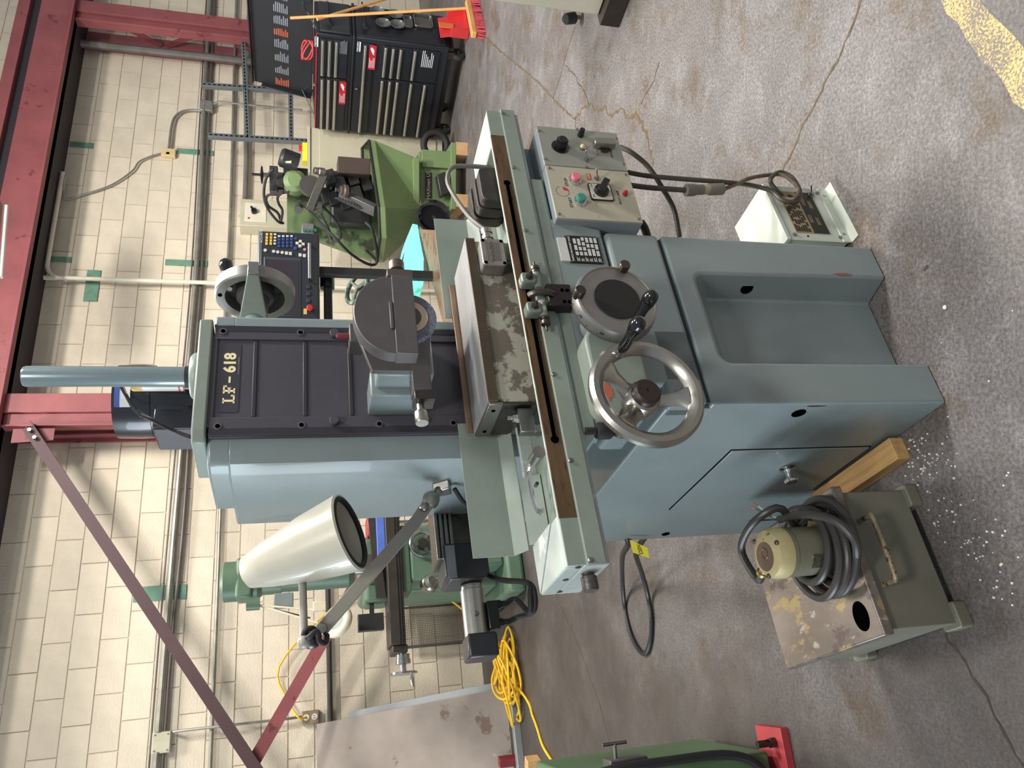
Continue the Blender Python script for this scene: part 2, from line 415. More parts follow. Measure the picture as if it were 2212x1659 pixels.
# diagonal braces to the next bay
gp = G().prism([(2.02, 3.45), (2.14, 3.45), (2.14, 3.75), (2.0, 3.75)], 'y', -OB + .06, -OB + .07)
BP = WA.Y(60, 922, -OB + .05), WA.Y(545, 1650, -OB + .05), WA.Y(700, 1380, -OB + .05)
br = empty('trim_4', WA); struct(br, 'dark red diagonal angle brace bolted to the left column')
dd = (BP[1] - BP[0]); nn = V((dd.z, 0, -dd.x)).normalized()
G().bar(BP[0], BP[1] + dd.normalized() * .6, .012, .085, up=(0, 1, 0) if 0 else nn).bar(BP[0] + V((0, -.04, 0)) - nn * .04, BP[1] + V((0, -.04, 0)) + dd.normalized() * .6 - nn * .04, .08, .008, up=nn).o('angle_bar', REDD, br)
gp.o('gusset_plate', REDS, br)
for k in (.05, .13): G().cyl(BP[0] + dd.normalized() * k + V((0, -.02, 0)), BP[0] + dd.normalized() * k + V((0, -.045, 0)), .016, n=6).o('bolt', STEEL, br)
br2 = empty('trim_5', WA); struct(br2, 'red diagonal brace running down behind the green mill')
d2 = (BP[2] - BP[1]).normalized(); n2 = V((d2.z, 0, -d2.x)).normalized()
G().bar(BP[1] + V((0, .02, 0)), BP[2] + d2 * 1.3 + V((0, .02, 0)), .012, .095, up=n2).o('angle_bar', REDS, br2)

# --- conduits, boxes and battens on the wall (things fixed to the wall)
GALV = mat('galvanised_conduit', (150, 147, 138), .45, .6, .1, 8)
GALVD = mat('dark_pipe', (104, 98, 94), .5, .3, .1, 6)
WCON = mat('cream_painted_conduit', (222, 214, 194), .5, 0, .04, 6)
STRUT = mat('grey_slotted_strut', (112, 118, 120), .5, .4, .06, 10)
BATT = mat('green_wood_batten', (104, 142, 122), .7, 0, .1, 10)
BOXG = mat('beige_electrical_box', (190, 184, 160), .5, 0, .05, 8)
def wallrun(name, pts, r, m, label, cat='pipe', group=None, n=10, sub=6):
    o = G().tube(pts, r, n, sub=sub).o(name, m, frame=WA); return tag(o, label, cat, group)
wallrun('conduit', [(-3, -.05, 2.55), (-.38, -.05, 2.55)], .022, GALV, 'grey conduit entering the square junction box from the left edge', sub=1)
wallrun('conduit', [(-.24, -.05, 2.55), (1, -.05, 2.545), (2.4, -.05, 2.53), (4, -.05, 2.515), (5.2, -.05, 2.53), (6.05, -.05, 2.55), (10, -.05, 2.6)], .024, GALV, 'thick grey conduit running along the upper wall behind the grinder column')
for k, (dz, r, lb) in enumerate(((-.045, .016, 'thin grey conduit clamped just below the thick upper conduit'), (.05, .008, 'thin dark cable strung just above the thick upper conduit'))):
    wallrun('cable' if k else 'conduit', [(-2.5, -.03, 2.55 + dz), (0.2, -.03, 2.55 + dz), (1.4, -.035, 2.53 + dz * 1.2), (2.6, -.03, 2.525 + dz), (4, -.03, 2.51 + dz), (6, -.03, 2.54 + dz), (9, -.03, 2.58 + dz)], r, GALVD, lb, 'cable' if k else 'pipe')
wallrun('conduit', [(-3, -.04, 2.165), (-.5, -.04, 2.172), (1.4, -.04, 2.185), (3.3, -.04, 2.222), (4.8, -.04, 2.222), (7.2, -.04, 2.265), (10, -.04, 2.3)], .017, GALV, 'thin grey conduit running the full wall below the thick conduit')
wallrun('conduit', [(4.66, -.06, 2.12), (4.66, -.05, 2.1), (4.78, -.05, 2.085), (5.3, -.05, 2.085), (6.4, -.05, 2.11), (8, -.05, 2.12), (10, -.05, 2.13)], .028, GALV, 'fat conduit leading right from the rotary switch box')
wallrun('drain_pipe', [(6.79, -.135, 0), (6.79, -.135, 3.83)], .045, GALVD, 'brown vertical pipe beside the right red column', sub=1)
wallrun('conduit', [(3.767, -.105, 0.0), (3.767, -.105, 3.5), (3.767, -.105, 3.7), (3.85, -.11, 3.79), (4.05, -.12, 3.8), (5, -.12, 3.8)], .02, WCON, 'cream vertical conduit running up the wall to the right of the column')
wallrun('conduit', [(6.13, -.04, 2.5), (5.75, -.04, 2.52), (5.45, -.04, 2.6)] if 0 else [(6.06, -.04, 2.52), (6.06, -.04, 2.68), (6.0, -.04, 2.80), (5.85, -.04, 2.86), (5.5, -.04, 2.87)], .014, GALV, 'bent conduit from the small grey box up to the cream box')
wallrun('conduit', [(6.16, -.04, 2.47), (6.16, -.1, 2.4), (6.15, -.1, 1.8), (6.15, -.1, 1.5)], .012, GALV, 'thin conduit dropping from the grey box behind the tool chest', sub=1)
wallrun('conduit', [(-.25, -.03, 2.465), (-.25, -.075, 2.4), (-.25, -.075, 1.6), (-.245, -.03, 1.5)], .011, GALV, 'thin conduit dropping from the square box to the wall outlet', sub=1)
c1 = WA.Y(352, 335); c2 = WA.Y(115, 430)
wallrun('cable', [c1 + V((0, -.03, 0))] + [WA.Y(*p, -.03) for p in ((325, 338), (300, 350), (285, 370), (240, 400), (180, 420), (140, 428))] + [V((4.9, -.2, 3.75))], .009, GALV, 'grey cable curving from the cream wall box up to the red beam', 'cable')
def wbox(name, s0, s1, z0, z1, d, m, label, cat, bev=.006, extra=None):
    e = empty(name, WA); tag(e, label, cat)
    G().box(s0, s1, -d, -.002, z0, z1).o('body', m, e, bev=bev)
    if extra: extra(e, s0, s1, z0, z1, d)
    return e
def screws(e, s0, s1, z0, z1, d):
    for s in (s0 + .02, s1 - .02):
        for z in (z0 + .02, z1 - .02): G().cyl((s, -d + .001, z), (s, -d - .004, z), .006, n=8).o('screw', STEEL, e)
wbox('junction_box', -.39, -.24, 2.46, 2.59, .06, BOXG, 'square beige junction box above the leaning steel sheet', 'electrical box', extra=screws)
wbox('junction_box', 6.05, 6.2, 2.46, 2.59, .07, GALV, 'small grey junction box on the thick conduit near the slotted strut', 'electrical box', extra=screws)
def sock(e, s0, s1, z0, z1, d): G().box(s0 + .02, s0 + .045, -d - .004, -d, (z0 + z1) / 2 - .01, (z0 + z1) / 2 + .02).o('slot', HOLE, e)
wbox('wall_box', 5.38, 5.48, 2.80, 2.94, .05, mat('yellowed_box', (214, 190, 140), .5), 'small yellowed box with a cable on the bare upper wall', 'electrical box', extra=sock)
def outlet(e, s0, s1, z0, z1, d):
    for z in (z0 + .035, z1 - .035):
        G().cyl(((s0 + s1) / 2, -d, z), ((s0 + s1) / 2, -d - .006, z), .024, n=16).o('socket', WCON, e)
        for q in (-.008, .008): G().box((s0 + s1) / 2 + q - .0015, (s0 + s1) / 2 + q + .0015, -d - .0075, -d - .005, z - .002, z + .012).o('slot', HOLE, e)
wbox('wall_outlet', -.305, -.205, 1.37, 1.505, .05, mat('brown_outlet_plate', (142, 122, 98), .5), 'brown double wall outlet with a yellow cord plugged in', 'outlet', extra=outlet)
def rotary(e, s0, s1, z0, z1, d):
    G().box(s0 + .05, s1 - .05, -d - .006, -d, z1 - .26, z1 - .05).o('cover_plate', WCON, e, bev=.004)
    G().cyl(((s0 + s1) / 2, -d, z1 - .14), ((s0 + s1) / 2, -d - .04, z1 - .14), .028).o('switch_knob', BLACK, e)
    G().bar(((s0 + s1) / 2, -d - .03, z1 - .14), ((s0 + s1) / 2 + .05, -d - .03, z1 - .11), .02, .02).o('switch_lever', BLACK, e)
    G().box(s0 + .08, s0 + .1, -d - .008, -d - .005, z1 - .1, z1 - .08).o('lamp', RED, e)
wbox('switch_box', 4.44, 4.78, 1.55, 2.12, .16, BOXG, 'beige electrical box with black rotary switch behind the green tool grinder', 'switch box', extra=rotary)
# green battens that carry the conduits
def batten(s0, s1, z0, z1, label):
    o = G().box(s0, s1, -.012, -.0005, z0, z1).o('batten', BATT, frame=WA, bev=.003); tag(o, label, 'batten', 'green wooden battens on the wall')
batten(6.89, 6.95, 3.59, 3.83, 'green batten under the beam left of the brown pipe, next to the right red column')
batten(6.97, 7.04, 2.45, 2.83, 'green batten at the right red column with a bare wood block on top')
batten(5.44, 5.51, 3.60, 3.82, 'green batten under the beam above the small yellowed box')
batten(5.46, 5.53, 2.43, 2.80, 'green batten just below the small yellowed wall box')
batten(4.01, 4.07, 3.64, 3.83, 'green batten under the beam right of the cream vertical conduit')
batten(4.02, 4.09, 2.42, 2.81, 'upright green batten behind the thick conduit right of the cream conduit')
batten(3.58, 3.93, 3.37, 3.49, 'sideways green batten crossed by the cream vertical conduit')
batten(.75, .87, 2.42, 2.82, 'green batten behind the thick conduit beside the dark diagonal brace')
o = G().box(6.97, 7.04, -.028, -.001, 2.84, 2.98).o('wood_block', mat('bare_wood', (188, 150, 116), .7, 0, .15, 12), frame=WA, bev=.002); tag(o, 'small bare wood block with marker scribble on the wall', 'wood block')
# slotted strut frame behind the tool chest
SO = .35
def strut(name_label, p0, p1):
    q0, q1 = WA.Y(*p0, -SO), WA.Y(*p1, -SO)
    g = G().bar(q0, q1, .05, .05, up=(0, 1, 0))
    e = g.o('slotted_strut', STRUT, frame=WA, bev=.002); tag(e, name_label, 'strut')
    d = q1 - q0; n = int(d.length / .05); h = G()
    for i in range(n):
        c = q0 + d * ((i + .5) / n) + V((0, -.0255, 0)); dn = d.normalized()
        h.obox(c, dn * .014, V((0, .001, 0)), dn.cross(V((0, 1, 0))) * .006)
    so_ = h.o('slots', HOLE, e, smooth=0); so_['kind'] = 'stuff'
strut('upright slotted strut crossing the open lid of the black tool chest', (436, 185), (760, 205))
strut('upright slotted strut left of the open tool chest lid', (450, 294), (720, 310))
strut('level slotted strut joining the two uprights high behind the tool chest', (525, 80), (535, 300))
strut('level slotted strut behind the lower edge of the open lid', (627, 130), (629, 300))
# hanging fluorescent fixture at the beam
lf = empty('strip_light', WA); tag(lf, 'grey strip light fixture hanging in front of the red beam at the top', 'light fixture')
a, b = WA.Y(20, 445, -1.2), WA.Y(8, 600, -1.2)
G().obox((a + b) / 2 + V((0, 0, .14)), (a - b) / 2 * 1.25, V((0, .1, 0)), V((0, 0, .06))).o('housing', GALVD, lf, bev=.005)
G().cyl(b + V((0, 0, .02)), a + V((0, 0, .02)), .016).o('tube', mat('unlit_tube', (214, 214, 210), .3), lf)
# ================================================================ SURFACE GRINDER (local: x right along the table, y back, z up)
gr = empty('surface_grinder', GR)
tag(gr, 'blue grey surface grinder with dark column panel in the middle of the floor', 'surface grinder')
def scr(parent, p, d, r=.006, h=.004, m=None, n=10):
    """screw head at p whose face looks along d"""
    d = V(d).normalized(); p = V(p)
    o = G().lathe([(r, 0), (r, h * .6), (r * .7, h)], p, d, n).o('screw', m or STEEL, parent); return o
# ---- pedestal base with knee recess
BW, BD, BHt = .489, .885, .632
fr = [(.109, .004)] + [(.109, .545)] + arc(.139, .545, .03, 180, 90, 5)[1:] + arc(.345, .549, .026, 90, 0, 5) + [(.383, .004)]
fr[-2] = (.371, .549)
bk = [(.128, .004)] + [(.128, .486)] + arc(.15, .486, .022, 180, 90, 5)[1:] + arc(.338, .49, .02, 90, 0, 5) + [(.360, .004)]
fr = [(x, z) for x, z in fr]
n = len(fr)
g = G()
vs = [(x, 0, z) for x, z in fr] + [(x, .085, z) for x, z in bk]
fs = [(i, i + 1, n + i + 1, n + i) for i in range(n - 1)] + [tuple(range(n, 2 * n))]
outer = [(0, 0, .004), (0, 0, BHt), (BW, 0, BHt), (BW, 0, .004)]
back = [(0, BD, .004), (0, BD, BHt), (BW, BD, BHt), (BW, BD, .004)]
k = len(vs); vs += outer + back
fs += [tuple([k, k + 1, k + 2, k + 3] + list(range(n - 1, -1, -1)))[::-1]]
fs += [(k, k + 4, k + 5, k + 1), (k + 3, k + 2, k + 6, k + 7), (k + 1, k + 5, k + 6, k + 2), (k + 4, k + 7, k + 6, k + 5)]
g.add(vs, fs)
base = g.o('pedestal_base', PAINT, gr, bev=.007, seg=3)
import bmesh
bm = bmesh.new(); bm.from_mesh(base.data); bmesh.ops.recalc_face_normals(bm, faces=bm.faces); bm.to_mesh(base.data); bm.free()
# shade painted in under the base: black slabs filling the foot gap
G().box(.012, .097, .012, BD - .012, 0, .0045).box(.395, BW - .012, .012, BD - .012, 0, .0045).box(.1, .39, .1, BD - .012, 0, .0045).o('foot_shadow_gap', HOLE, gr)
def hole(p, d, r, nm='bolt_hole'):
    p = V(p); d = V(d).normalized()
    G().lathe([(r, 0), (r, .0015)], p, d, 24).o(nm, HOLE, base)
q = GR.X(1725, 892, 0); hole((-.0005, q.y, q.z), (-1, 0, 0), .017)
q = GR.X(1438, 1153, 0); hole((-.0005, q.y, q.z), (-1, 0, 0), .013)
q = GR.X(1615, 614, .372); hole((.3655, .045, q.z), (-1, -.25, 0), .017)
# chipped paint patches
CHIP = mat('bare_primer_chip', (134, 82, 70), .7, 0, .1, 30)
def chip(p, r, sx, sz, seed):
    rd = random.Random(seed); P = [(p[0] + math.cos(a) * sx * r * rd.uniform(.6, 1.2), p[1] + math.sin(a) * sz * r * rd.uniform(.6, 1.2)) for a in [2 * math.pi * i / 14 for i in range(14)]]
    return P
q = GR.Y(1822, 593, 0); G().prism(chip((q.x, q.z), .03, .16, 1, 3), 'y', -.0008, 0).o('paint_chip', CHIP, base)
q = GR.X(1765, 877, 0); G().prism(chip((q.y, q.z), .028, .12, 1, 5), 'x', -.0008, 0).o('paint_chip', mat('dark_chip', (62, 46, 42), .7), base)
# ---- coolant cupboard door on the left side
y0, y1, z0, z1 = .235, .622, .05, .462
G().box(-.0012, .001, y0 - .003, y1 + .003, z0 - .003, z1 + .003).o('door_gap', HOLE, base)
door = G().box(-.004, .001, y0, y1, z0, z1).o('side_door', PAINT, gr, bev=.002)
q = GR.X(1698, 1007, 0)
G().lathe([(.02, 0), (.022, .004), (.011, .008), (.0085, .014), (.009, .03), (.016, .034), (.019, .038), (.016, .044)], (-.004, q.y, q.z), (-1, 0, 0), 24).o('door_knob', CHROME, door)
# ---- body above the seam
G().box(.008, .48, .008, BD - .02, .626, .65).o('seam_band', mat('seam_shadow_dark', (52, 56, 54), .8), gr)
bed = G().box(.0, .487, .02, BD, .642, .737).o('cross_slide_body', PAINT, gr, bev=.006, seg=3)
G().box(.05, .488, -.004, .06, .642, .785).box(.0, .2, -.004, .06, .642, .737).o('front_cover_box', PAINT, gr, bev=.011, seg=3)
G().box(.0002, .03, .02, BD - .01, .626, .648).o('seam_filler', PAINT, gr)
saddle = G().prism([(.052, .79), (.50, .79), (.525, .90), (.53, .945), (.03, .945), (.052, .90)], 'y', .002, .29).o('saddle', PAINT, gr, bev=.006)
G().box(.06, .49, .03, .28, .73, .8).o('saddle_gap', HOLE, saddle)
G().prism([(.02, .73), (.285, .73), (.285, .80), (.02, .80)], 'x', .03, .07).o('saddle_flank', PAINT, gr, bev=.012, seg=3)
G().box(.13, .45, .28, .62, .72, .945).o('saddle_rear', PAINT, gr, bev=.004)
G().box(-.065, .66, .001, .5, .912, .95).o('saddle_ways', PAINTG, gr, bev=.008)
# left shoulder: bright sheet step beside the hand wheel

# ---- name plates
NPW = mat('nameplate_white', (206, 208, 202), .35, .2, .03, 30)
def gY(x, y, d=0): return GR.Y(x, y, d)
yf = -.0005
np_ = empty('name_plate', GR); np_.parent = gr; np_.location = (0, 0, 0); np_.rotation_euler = (0, 0, 0)
pc = [gY(*p, yf) for p in ((1221, 504), (1268, 507), (1282, 569), (1237, 572))]
x0, x1, z0, z1 = .386, .470, .806, .890
G().box(x0, x1, -.002, .003, z0, z1).o('plate', BLACK, np_, bev=.0008)
G().box(x0 + .004, x0 + .076, -.0015, .003, z1 - .002, z1 + .022).o('upper_plate', NPW, np_)
text('plate_text', 'RAMCO MACHINERY SALES', .0062, NPW, np_, face(((x0 + x1) / 2, -.0022, z1 - .008)), bold=.0001)
rd = random.Random(8); g = G()
for r in range(6):
    zz = z1 - .021 - r * .0108; xx = x0 + .022
    while xx < x1 - .012:
        wd = rd.choice((.011, .016, .021)); wd = min(wd, x1 - .005 - xx)
        g.box(xx, xx + wd, -.0027, -.0018, zz - .0035, zz + .0035); xx += wd + .0045
g.o('plate_fields', NPW, np_, smooth=0)
g = G()
for r in range(6):
    zz = z1 - .021 - r * .0108
    for t in range(3): g.box(x0 + .004, x0 + .004 + rd.uniform(.007, .014), -.0027, -.0018, zz - .0032 + t * .0026, zz - .0022 + t * .0026)
g.o('plate_small_print', NPW, np_, smooth=0)
for xx in (x0 + .003, x1 - .003):
    for zz in (z0 + .003, z1 - .003): scr(np_, (xx, -.002, zz), (0, -1, 0), .0022, .0012)
# ---- pinion housing between the dial and the hand wheel
hs = G().prism(rrect(-.055, .165, .80, .925, .045, 6), 'y', -.058, .005).o('pinion_housing', PAINTG, gr, bev=.008, seg=3)
G().prism(chip((-.0, .90), .02, 1.2, .5, 9), 'y', -.0588, -.058).o('paint_chip', mat('red_scrape', (172, 92, 74), .6), hs)
# ---- cross feed dial hand wheel
dc = gY(1334, 645, -.115); dc = V((dc.x, -.115, dc.z))
dial = empty('cross_feed_dial'); dial.parent = gr
G().lathe([(.02, .12), (.05, .11), (.06, .06)], dc, (0, 1, 0), 32).o('dial_hub', PAINT, dial)
G().lathe([(.079, .040), (.0905, .036), (.0925, .012), (.0895, .002), (.085, .0), (.0845, .002), (.08, .0025), (.02, .0025)], dc, (0, 1, 0), 64).o('dial_ring', DIALG, dial)
G().lathe([(.051, .0024), (.051, -.0006)], dc, (0, 1, 0), 48).o('dial_cap', mat('black_crackle', (26, 26, 26), .7), dial)
g = G()
for i in range(100):
    a = 2 * math.pi * i / 100; ln = .012 if i % 5 == 0 else .006
    d = V((math.cos(a), 0, math.sin(a))); t = V((-math.sin(a), 0, math.cos(a)))
    g.obox(dc + d * .0929 + V((0, .033 - ln / 2, 0)), t * .00035, d * .0004, V((0, ln / 2, 0)))
g.o('graduations', BLACK, dial, smooth=0)
for i in range(0, 10):
    a = 2 * math.pi * i / 10 + .1; d = V((math.cos(a), 0, math.sin(a))); t = V((-math.sin(a), 0, math.cos(a)))
    text('graduation_number', str(i * 10), .010, BLACK, dial, basis(dc + d * .0991 + V((0, .017, 0)), t * -1, V((0, 1, 0))) if 0 else basis(dc + d * .0932 + V((0, .016, 0)), -t, V((0, 1, 0))), ext=.0002)
for px in ((1253, 629), (1349, 574)):
    q = gY(*px, -.125); scrn = G().lathe([(.0105, .012), (.0105, .003), (.012, .002), (.012, -.011), (.011, -.0135)], (q.x, -.118, q.z), (0, 1, 0), 24).o('clamp_knob', STEELD, dial)
def handle(parent, p, L, m=None, r=1.0, d=(0, -1, 0)):
    """revolving turned handle leaving p along d"""
    G().lathe([(.0085 * r, -.004), (.0085 * r, .012)], p, d, 16).o('ferrule', CHROME, parent)
    pr = [(.0085, .012), (.0105, .016), (.0115, .03), (.0105, .045), (.0115, .058), (.0145, .072), (.0155, .082), (.0135, .092), (.008, .099), (.001, .1015)]
    G().lathe([(a * r, .012 + (b - .012) * L / .09) for a, b in pr], p, d, 24).o('grip', m or GLOSSB, parent)
q = gY(1368, 703, -.115); handle(dial, (q.x, -.113, q.z), .105)
# ---- table traverse hand wheel
wc = gY(1397, 848, -.15); wc = V((wc.x, -.15, wc.z))
hw = empty('traverse_hand_wheel'); hw.parent = gr
WR = .110
G().cyl(wc + V((0, .01, 0)), wc + V((0, .15, 0)), .022).o('shaft', STEELD, hw)
pr = [(WR - .024, .004), (WR - .02, -.006), (WR - .010, -.0135), (WR, -.012), (WR + .006, -.004), (WR + .006, .006), (WR - .002, .013), (WR - .016, .012), (WR - .024, .004)]
G().lathe(pr, wc, (0, 1, 0), 64, caps=False).o('rim', ALU, hw)
for a in (52, 140, 265):
    d = V((math.cos(R_(a)), 0, math.sin(R_(a)))); t = V((-d.z, 0, d.x)); g = G()
    rows = []
    for r_, hw_, y_, th in ((.018, .026, .03, .012), (.04, .017, .026, .010), (.065, .016, .014, .009), (.085, .026, .004, .008), (.096, .04, .001, .007)):
        c = wc + d * r_ + V((0, y_, 0)); rows.append([c + t * hw_ + V((0, .002, 0)), c + t * hw_ * .6 + V((0, -th, 0)), c - t * hw_ * .6 + V((0, -th, 0)), c - t * hw_ + V((0, .002, 0)), c + V((0, th, 0))])
    vs = [p for r_ in rows for p in r_]; fs = []
    for i in range(4):
        for j in range(5): fs.append((i * 5 + j, i * 5 + (j + 1) % 5, i * 5 + 5 + (j + 1) % 5, i * 5 + 5 + j))
    fs += [(0, 1, 2, 3, 4), (20, 24, 23, 22, 21)]
    ob = g.add(vs, fs).o('spoke', ALU, hw, smooth=60)
    bm = bmesh.new(); bm.from_mesh(ob.data); bmesh.ops.recalc_face_normals(bm, faces=bm.faces); bm.to_mesh(ob.data); bm.free()
G().lathe([(.034, .05), (.036, .03), (.033, .012), (.0285, .008)], wc, (0, 1, 0), 40).o('hub', ALU, hw)
G().lathe([(.0275, .01), (.0275, -.004), (.0225, -.0085), (.004, -.0085), (.003, -.006), (.0, -.006)], wc, (0, 1, 0), 40).o('hub_cap', mat('dark_bronze_cap', (64, 56, 52), .4, .6), hw)
q = gY(1338, 764, -.162); handle(hw, (q.x, -.162, q.z), .105)
# ---- black clamp screw left of the wheel
q = gY(1293, 921, -.02)
ck = G().lathe([(.010, .05), (.010, .004), (.0145, .002), (.0155, -.03), (.013, -.034)], (q.x, -.01, q.z + .004), (0, -.15, 1), 20)
G().lathe([(.008, 0), (.008, .022)], (q.x, .0, q.z), (0, 0, 1), 12).lathe([(.0165, -.012), (.018, -.016), (.018, -.04), (.014, -.046)], (q.x, 0, q.z + .01), (0, 0, 1), 20).o('clamp_screw', BLACKM, gr)
# ---- work table
TX0, TX1 = -.338, .899
tb = empty('work_table'); tb.parent = gr
g = G().box(TX0, TX1, .004, .19, .945, .998)
g.box(TX0, TX1, .004, .016, .998, 1.031).box(TX0, -.235, .016, .19, .998, 1.031).box(.775, TX1, .016, .19, .998, 1.031)
g.box(-.235, .775, .178, .19, .998, 1.031)
g.o('table_casting', PAINTW, tb, bev=.003)
G().box(-.235, .775, .016, .178, .9985, 1.0).o('trough_floor', PAINTG, tb)
xl, xr = gY(1223, 1119, 0).x, gY(1072, 292, 0).x
G().box(xl, xr, .0005, .006, .993, 1.0305).o('ground_strip', BROWN, tb)
G().box(TX0 + .001, xl, .0002, .006, .9945, 1.0305).o('strip_end', PAINTG, tb)
G().box(xr, TX1 - .001, .0002, .006, .9945, 1.0305).o('strip_end', PAINTG, tb)
za, zb = gY(1095, 395, 0), gY(1199, 949, 0); zs = (za.z + zb.z) / 2
g = G().box(zb.x, za.x, -.0004, .004, zs - .004, zs + .004)
for q in (za, zb): g.lathe([(.0085, 0), (.0085, .0012)], (q.x, .0004, zs), (0, -1, 0), 24)
g.o('dog_slot', HOLE, tb)
G().box(zb.x + .01, za.x - .005, -.0012, .004, zs - .0075, zs - .0045).o('slot_lip', STEELD, tb)
cov = G().box(TX0 - .002, TX1 + .001, -.007, .003, .957, .9945).o('front_cover', PAINTG, tb, bev=.0015)
for px in ((1086, 245), (1109, 362), (1133, 498), (1194, 809), (1231, 995), (1275, 1210)):
    q = gY(*px, -.007); scr(cov, (q.x, -.007, max(.963, min(.99, q.z))), (0, -1, 0), .0052, .0035)
# left end cap: bolts, drain knob
for px in ((1249, 1225), (1222, 1252), (1209, 1278)):
    q = GR.X(*px, TX0); G().lathe([(.006, 0), (.006, .0008)], (TX0 - .0002, q.y, min(1.02, max(.965, q.z))), (-1, 0, 0), 20).o('socket_bolt', STEELD, tb)
q = GR.X(1262, 1262, TX0 - .02)
G().lathe([(.012, -.004), (.012, .004), (.0155, .007), (.016, .030), (.0135, .034)], (TX0, q.y, .973), (-1, 0, 0), 28).o('drain_knob', mat('knurled_steel', (96, 92, 90), .5, .8, .2, 200), tb)
# bent splash lip and little wire handle with roller at the left end
G().prism([(-.235, .05), (-.335, .186), (-.235, .186)], 'z', 1.0315, 1.0335).o('corner_plate', PAINTW, tb)
G().obox((-.16, .165, 1.022), (.075, 0, 0), (0, .012, .02), (0, .0012, -.001)).o('splash_lip', PAINTG, tb)
G().tube([(-.10, .045, 1.044), (-.10, .08, 1.047), (-.115, .095, 1.045), (-.17, .095, 1.045), (-.195, .09, 1.04), (-.2, .07, 1.035)], .0048, 8, sub=3).o('wire_handle', CHROME, tb)
G().cyl((-.10, .012, 1.044), (-.10, .05, 1.044), .0135, n=20).o('roller', STEEL, tb)
for x in (-.13, -.19): G().cyl((x, .098, 1.03), (x, .112, 1.03), .004, n=8).o('pin', STEELD, tb)
# upright splash sheets behind the table
def sheet(x0, x1, nm='splash_sheet'):
    g = G().prism([(.238, 1.152), (.2395, 1.152), (.2395, 1.060), (.205, 1.036), (.204, 1.0375), (.238, 1.061)], 'x', x0, x1)
    return g.o(nm, PAINTG, tb, bev=.0006)
sheet(-.236, .088); sheet(.390, .728)
# black stowed plates on the right end of the table are separate things (below)
# ---- stop dogs
DOG = mat('chipped_green_casting', (118, 128, 118), .4, .15, .08, 14, spots=[((190, 192, 184), .6, 24), ((84, 84, 76), .66, 30)])
for px, sg in (((1160, 605), 1), ((1177, 668), -1)):
    q = gY(*px, -.02); dg = empty('stop_dog'); dg.parent = gr; x, z = q.x, zs
    G().prism(rrect(x - .014, x + .014, z - .016, z + .018, .006), 'y', -.03, .0).o('clamp_body', DOG, dg, bev=.004, seg=3)
    G().cyl((x - .03 * (1 if sg > 0 else -1) * 0 - .022, -.017, z - .022), (x + .022, -.017, z - .022), .0095).o('plunger_sleeve', DOG, dg)
    e = 1 if sg > 0 else -1
    G().lathe([(.0105, 0), (.0105, .006), (.0085, .007), (.0085, .009), (.0105, .010), (.0105, .018), (.006, .021), (.0025, .022), (.0025, .034)], (x + e * .021, -.017, z - .022), (e, 0, 0), 20).o('adjusting_screw', STEELD, dg)
    G().lathe([(.0095, 0), (.0095, .003), (.0062, .0035), (.0062, .010), (.003, .011), (.003, .018)], (x, -.03, z), (0, -1, 0), 6).o('clamp_nut', STEELD, dg)
rv = empty('reversing_lever'); rv.parent = gr
q = gY(1210, 642, -.02)
zl0, zl1 = gY(1238, 645, -.03).z, gY(1186, 645, -.03).z
G().box(q.x - .03, q.x + .03, -.03, -.001, zl0, zl1).o('lever_block', mat('blued_steel', (58, 55, 54), .35, .7), rv, bev=.002)
G().tube([(q.x, -.03, zl1 - .012), (q.x, -.036, zl1 + .006), (q.x, -.033, zl1 + .03), (q.x, -.022, zl1 + .042)], .008, 10).o('lever_tongue', STEELD, rv)
for dx in (-.02, .012):
    for dz in (zl0 + .01, zl0 + .022): G().lathe([(.0045, 0), (.0045, .0008)], (q.x + dx, -.0302, dz), (0, -1, 0), 14).o('socket_hole', HOLE, rv)
# ---- magnetic chuck
ch = empty('magnetic_chuck'); ch.parent = gr
CX0, CX1, CY0, CY1 = .046, .5045, .063, .219
CHB = mat('worn_chuck_body', (106, 98, 86), .5, .2, .06, 10, spots=[((162, 160, 144), .49, 15), ((90, 84, 74), .66, 50)])
G().box(CX0 + .004, CX1 - .004, CY0 + .006, CY1 - .004, 1.0, 1.097).o('chuck_body', CHB, ch, bev=.003)
POLE = mat('chuck_pole_edge', (110, 96, 80), .45, .6, .1, 10)
G().box(CX0, CX1, CY0, CY1, 1.097, 1.1195).o('pole_plate', POLE, ch, bev=.001)
TOPS = mat('ground_chuck_face', (190, 190, 189), .36, .55, .06, 30, stretch=(1, 8, 1))
G().box(CX0 + .001, CX1 - .001, CY0 + .001, CY1 - .001, 1.1192, 1.1202).o('chuck_face', TOPS, ch)
g = G()
for i in range(150):
    x = CX0 + .006 + i * (CX1 - CX0 - .012) / 149; g.box(x - .0006, x + .0006, CY0 - .0004, CY0 + .002, 1.099, 1.1188)
lam = g.o('pole_laminations', mat('brass_line', (70, 60, 48), .5, .3), ch, smooth=0); lam['kind'] = 'stuff'
G().box(CX0 - .006, CX0, CY0 + .002, CY1 - .004, 1.087, 1.118).o('end_plate', STEEL, ch, bev=.001)
for y in (CY0 + .03, CY1 - .03): G().lathe([(.0045, 0), (.0045, .001)], (CX0 - .006, y, 1.103), (-1, 0, 0), 16).o('screw_hole', HOLE, ch)
G().box(CX0 - .002, CX0 + .004, CY0 + .008, CY1 - .006, 1.02, 1.088).o('end_face', STEELD, ch, bev=.001)
G().box(.06, .488, CY1 + .006, CY1 + .012, 1.09, 1.134).o('rear_stop_rail', mat('rail_brown', (140, 116, 94), .4, .5, .08, 20), ch, bev=.001)
G().box(.36, .488, CY1 + .0125, CY1 + .017, 1.1, 1.128).o('rear_stop_plate', STEEL, ch, bev=.001)
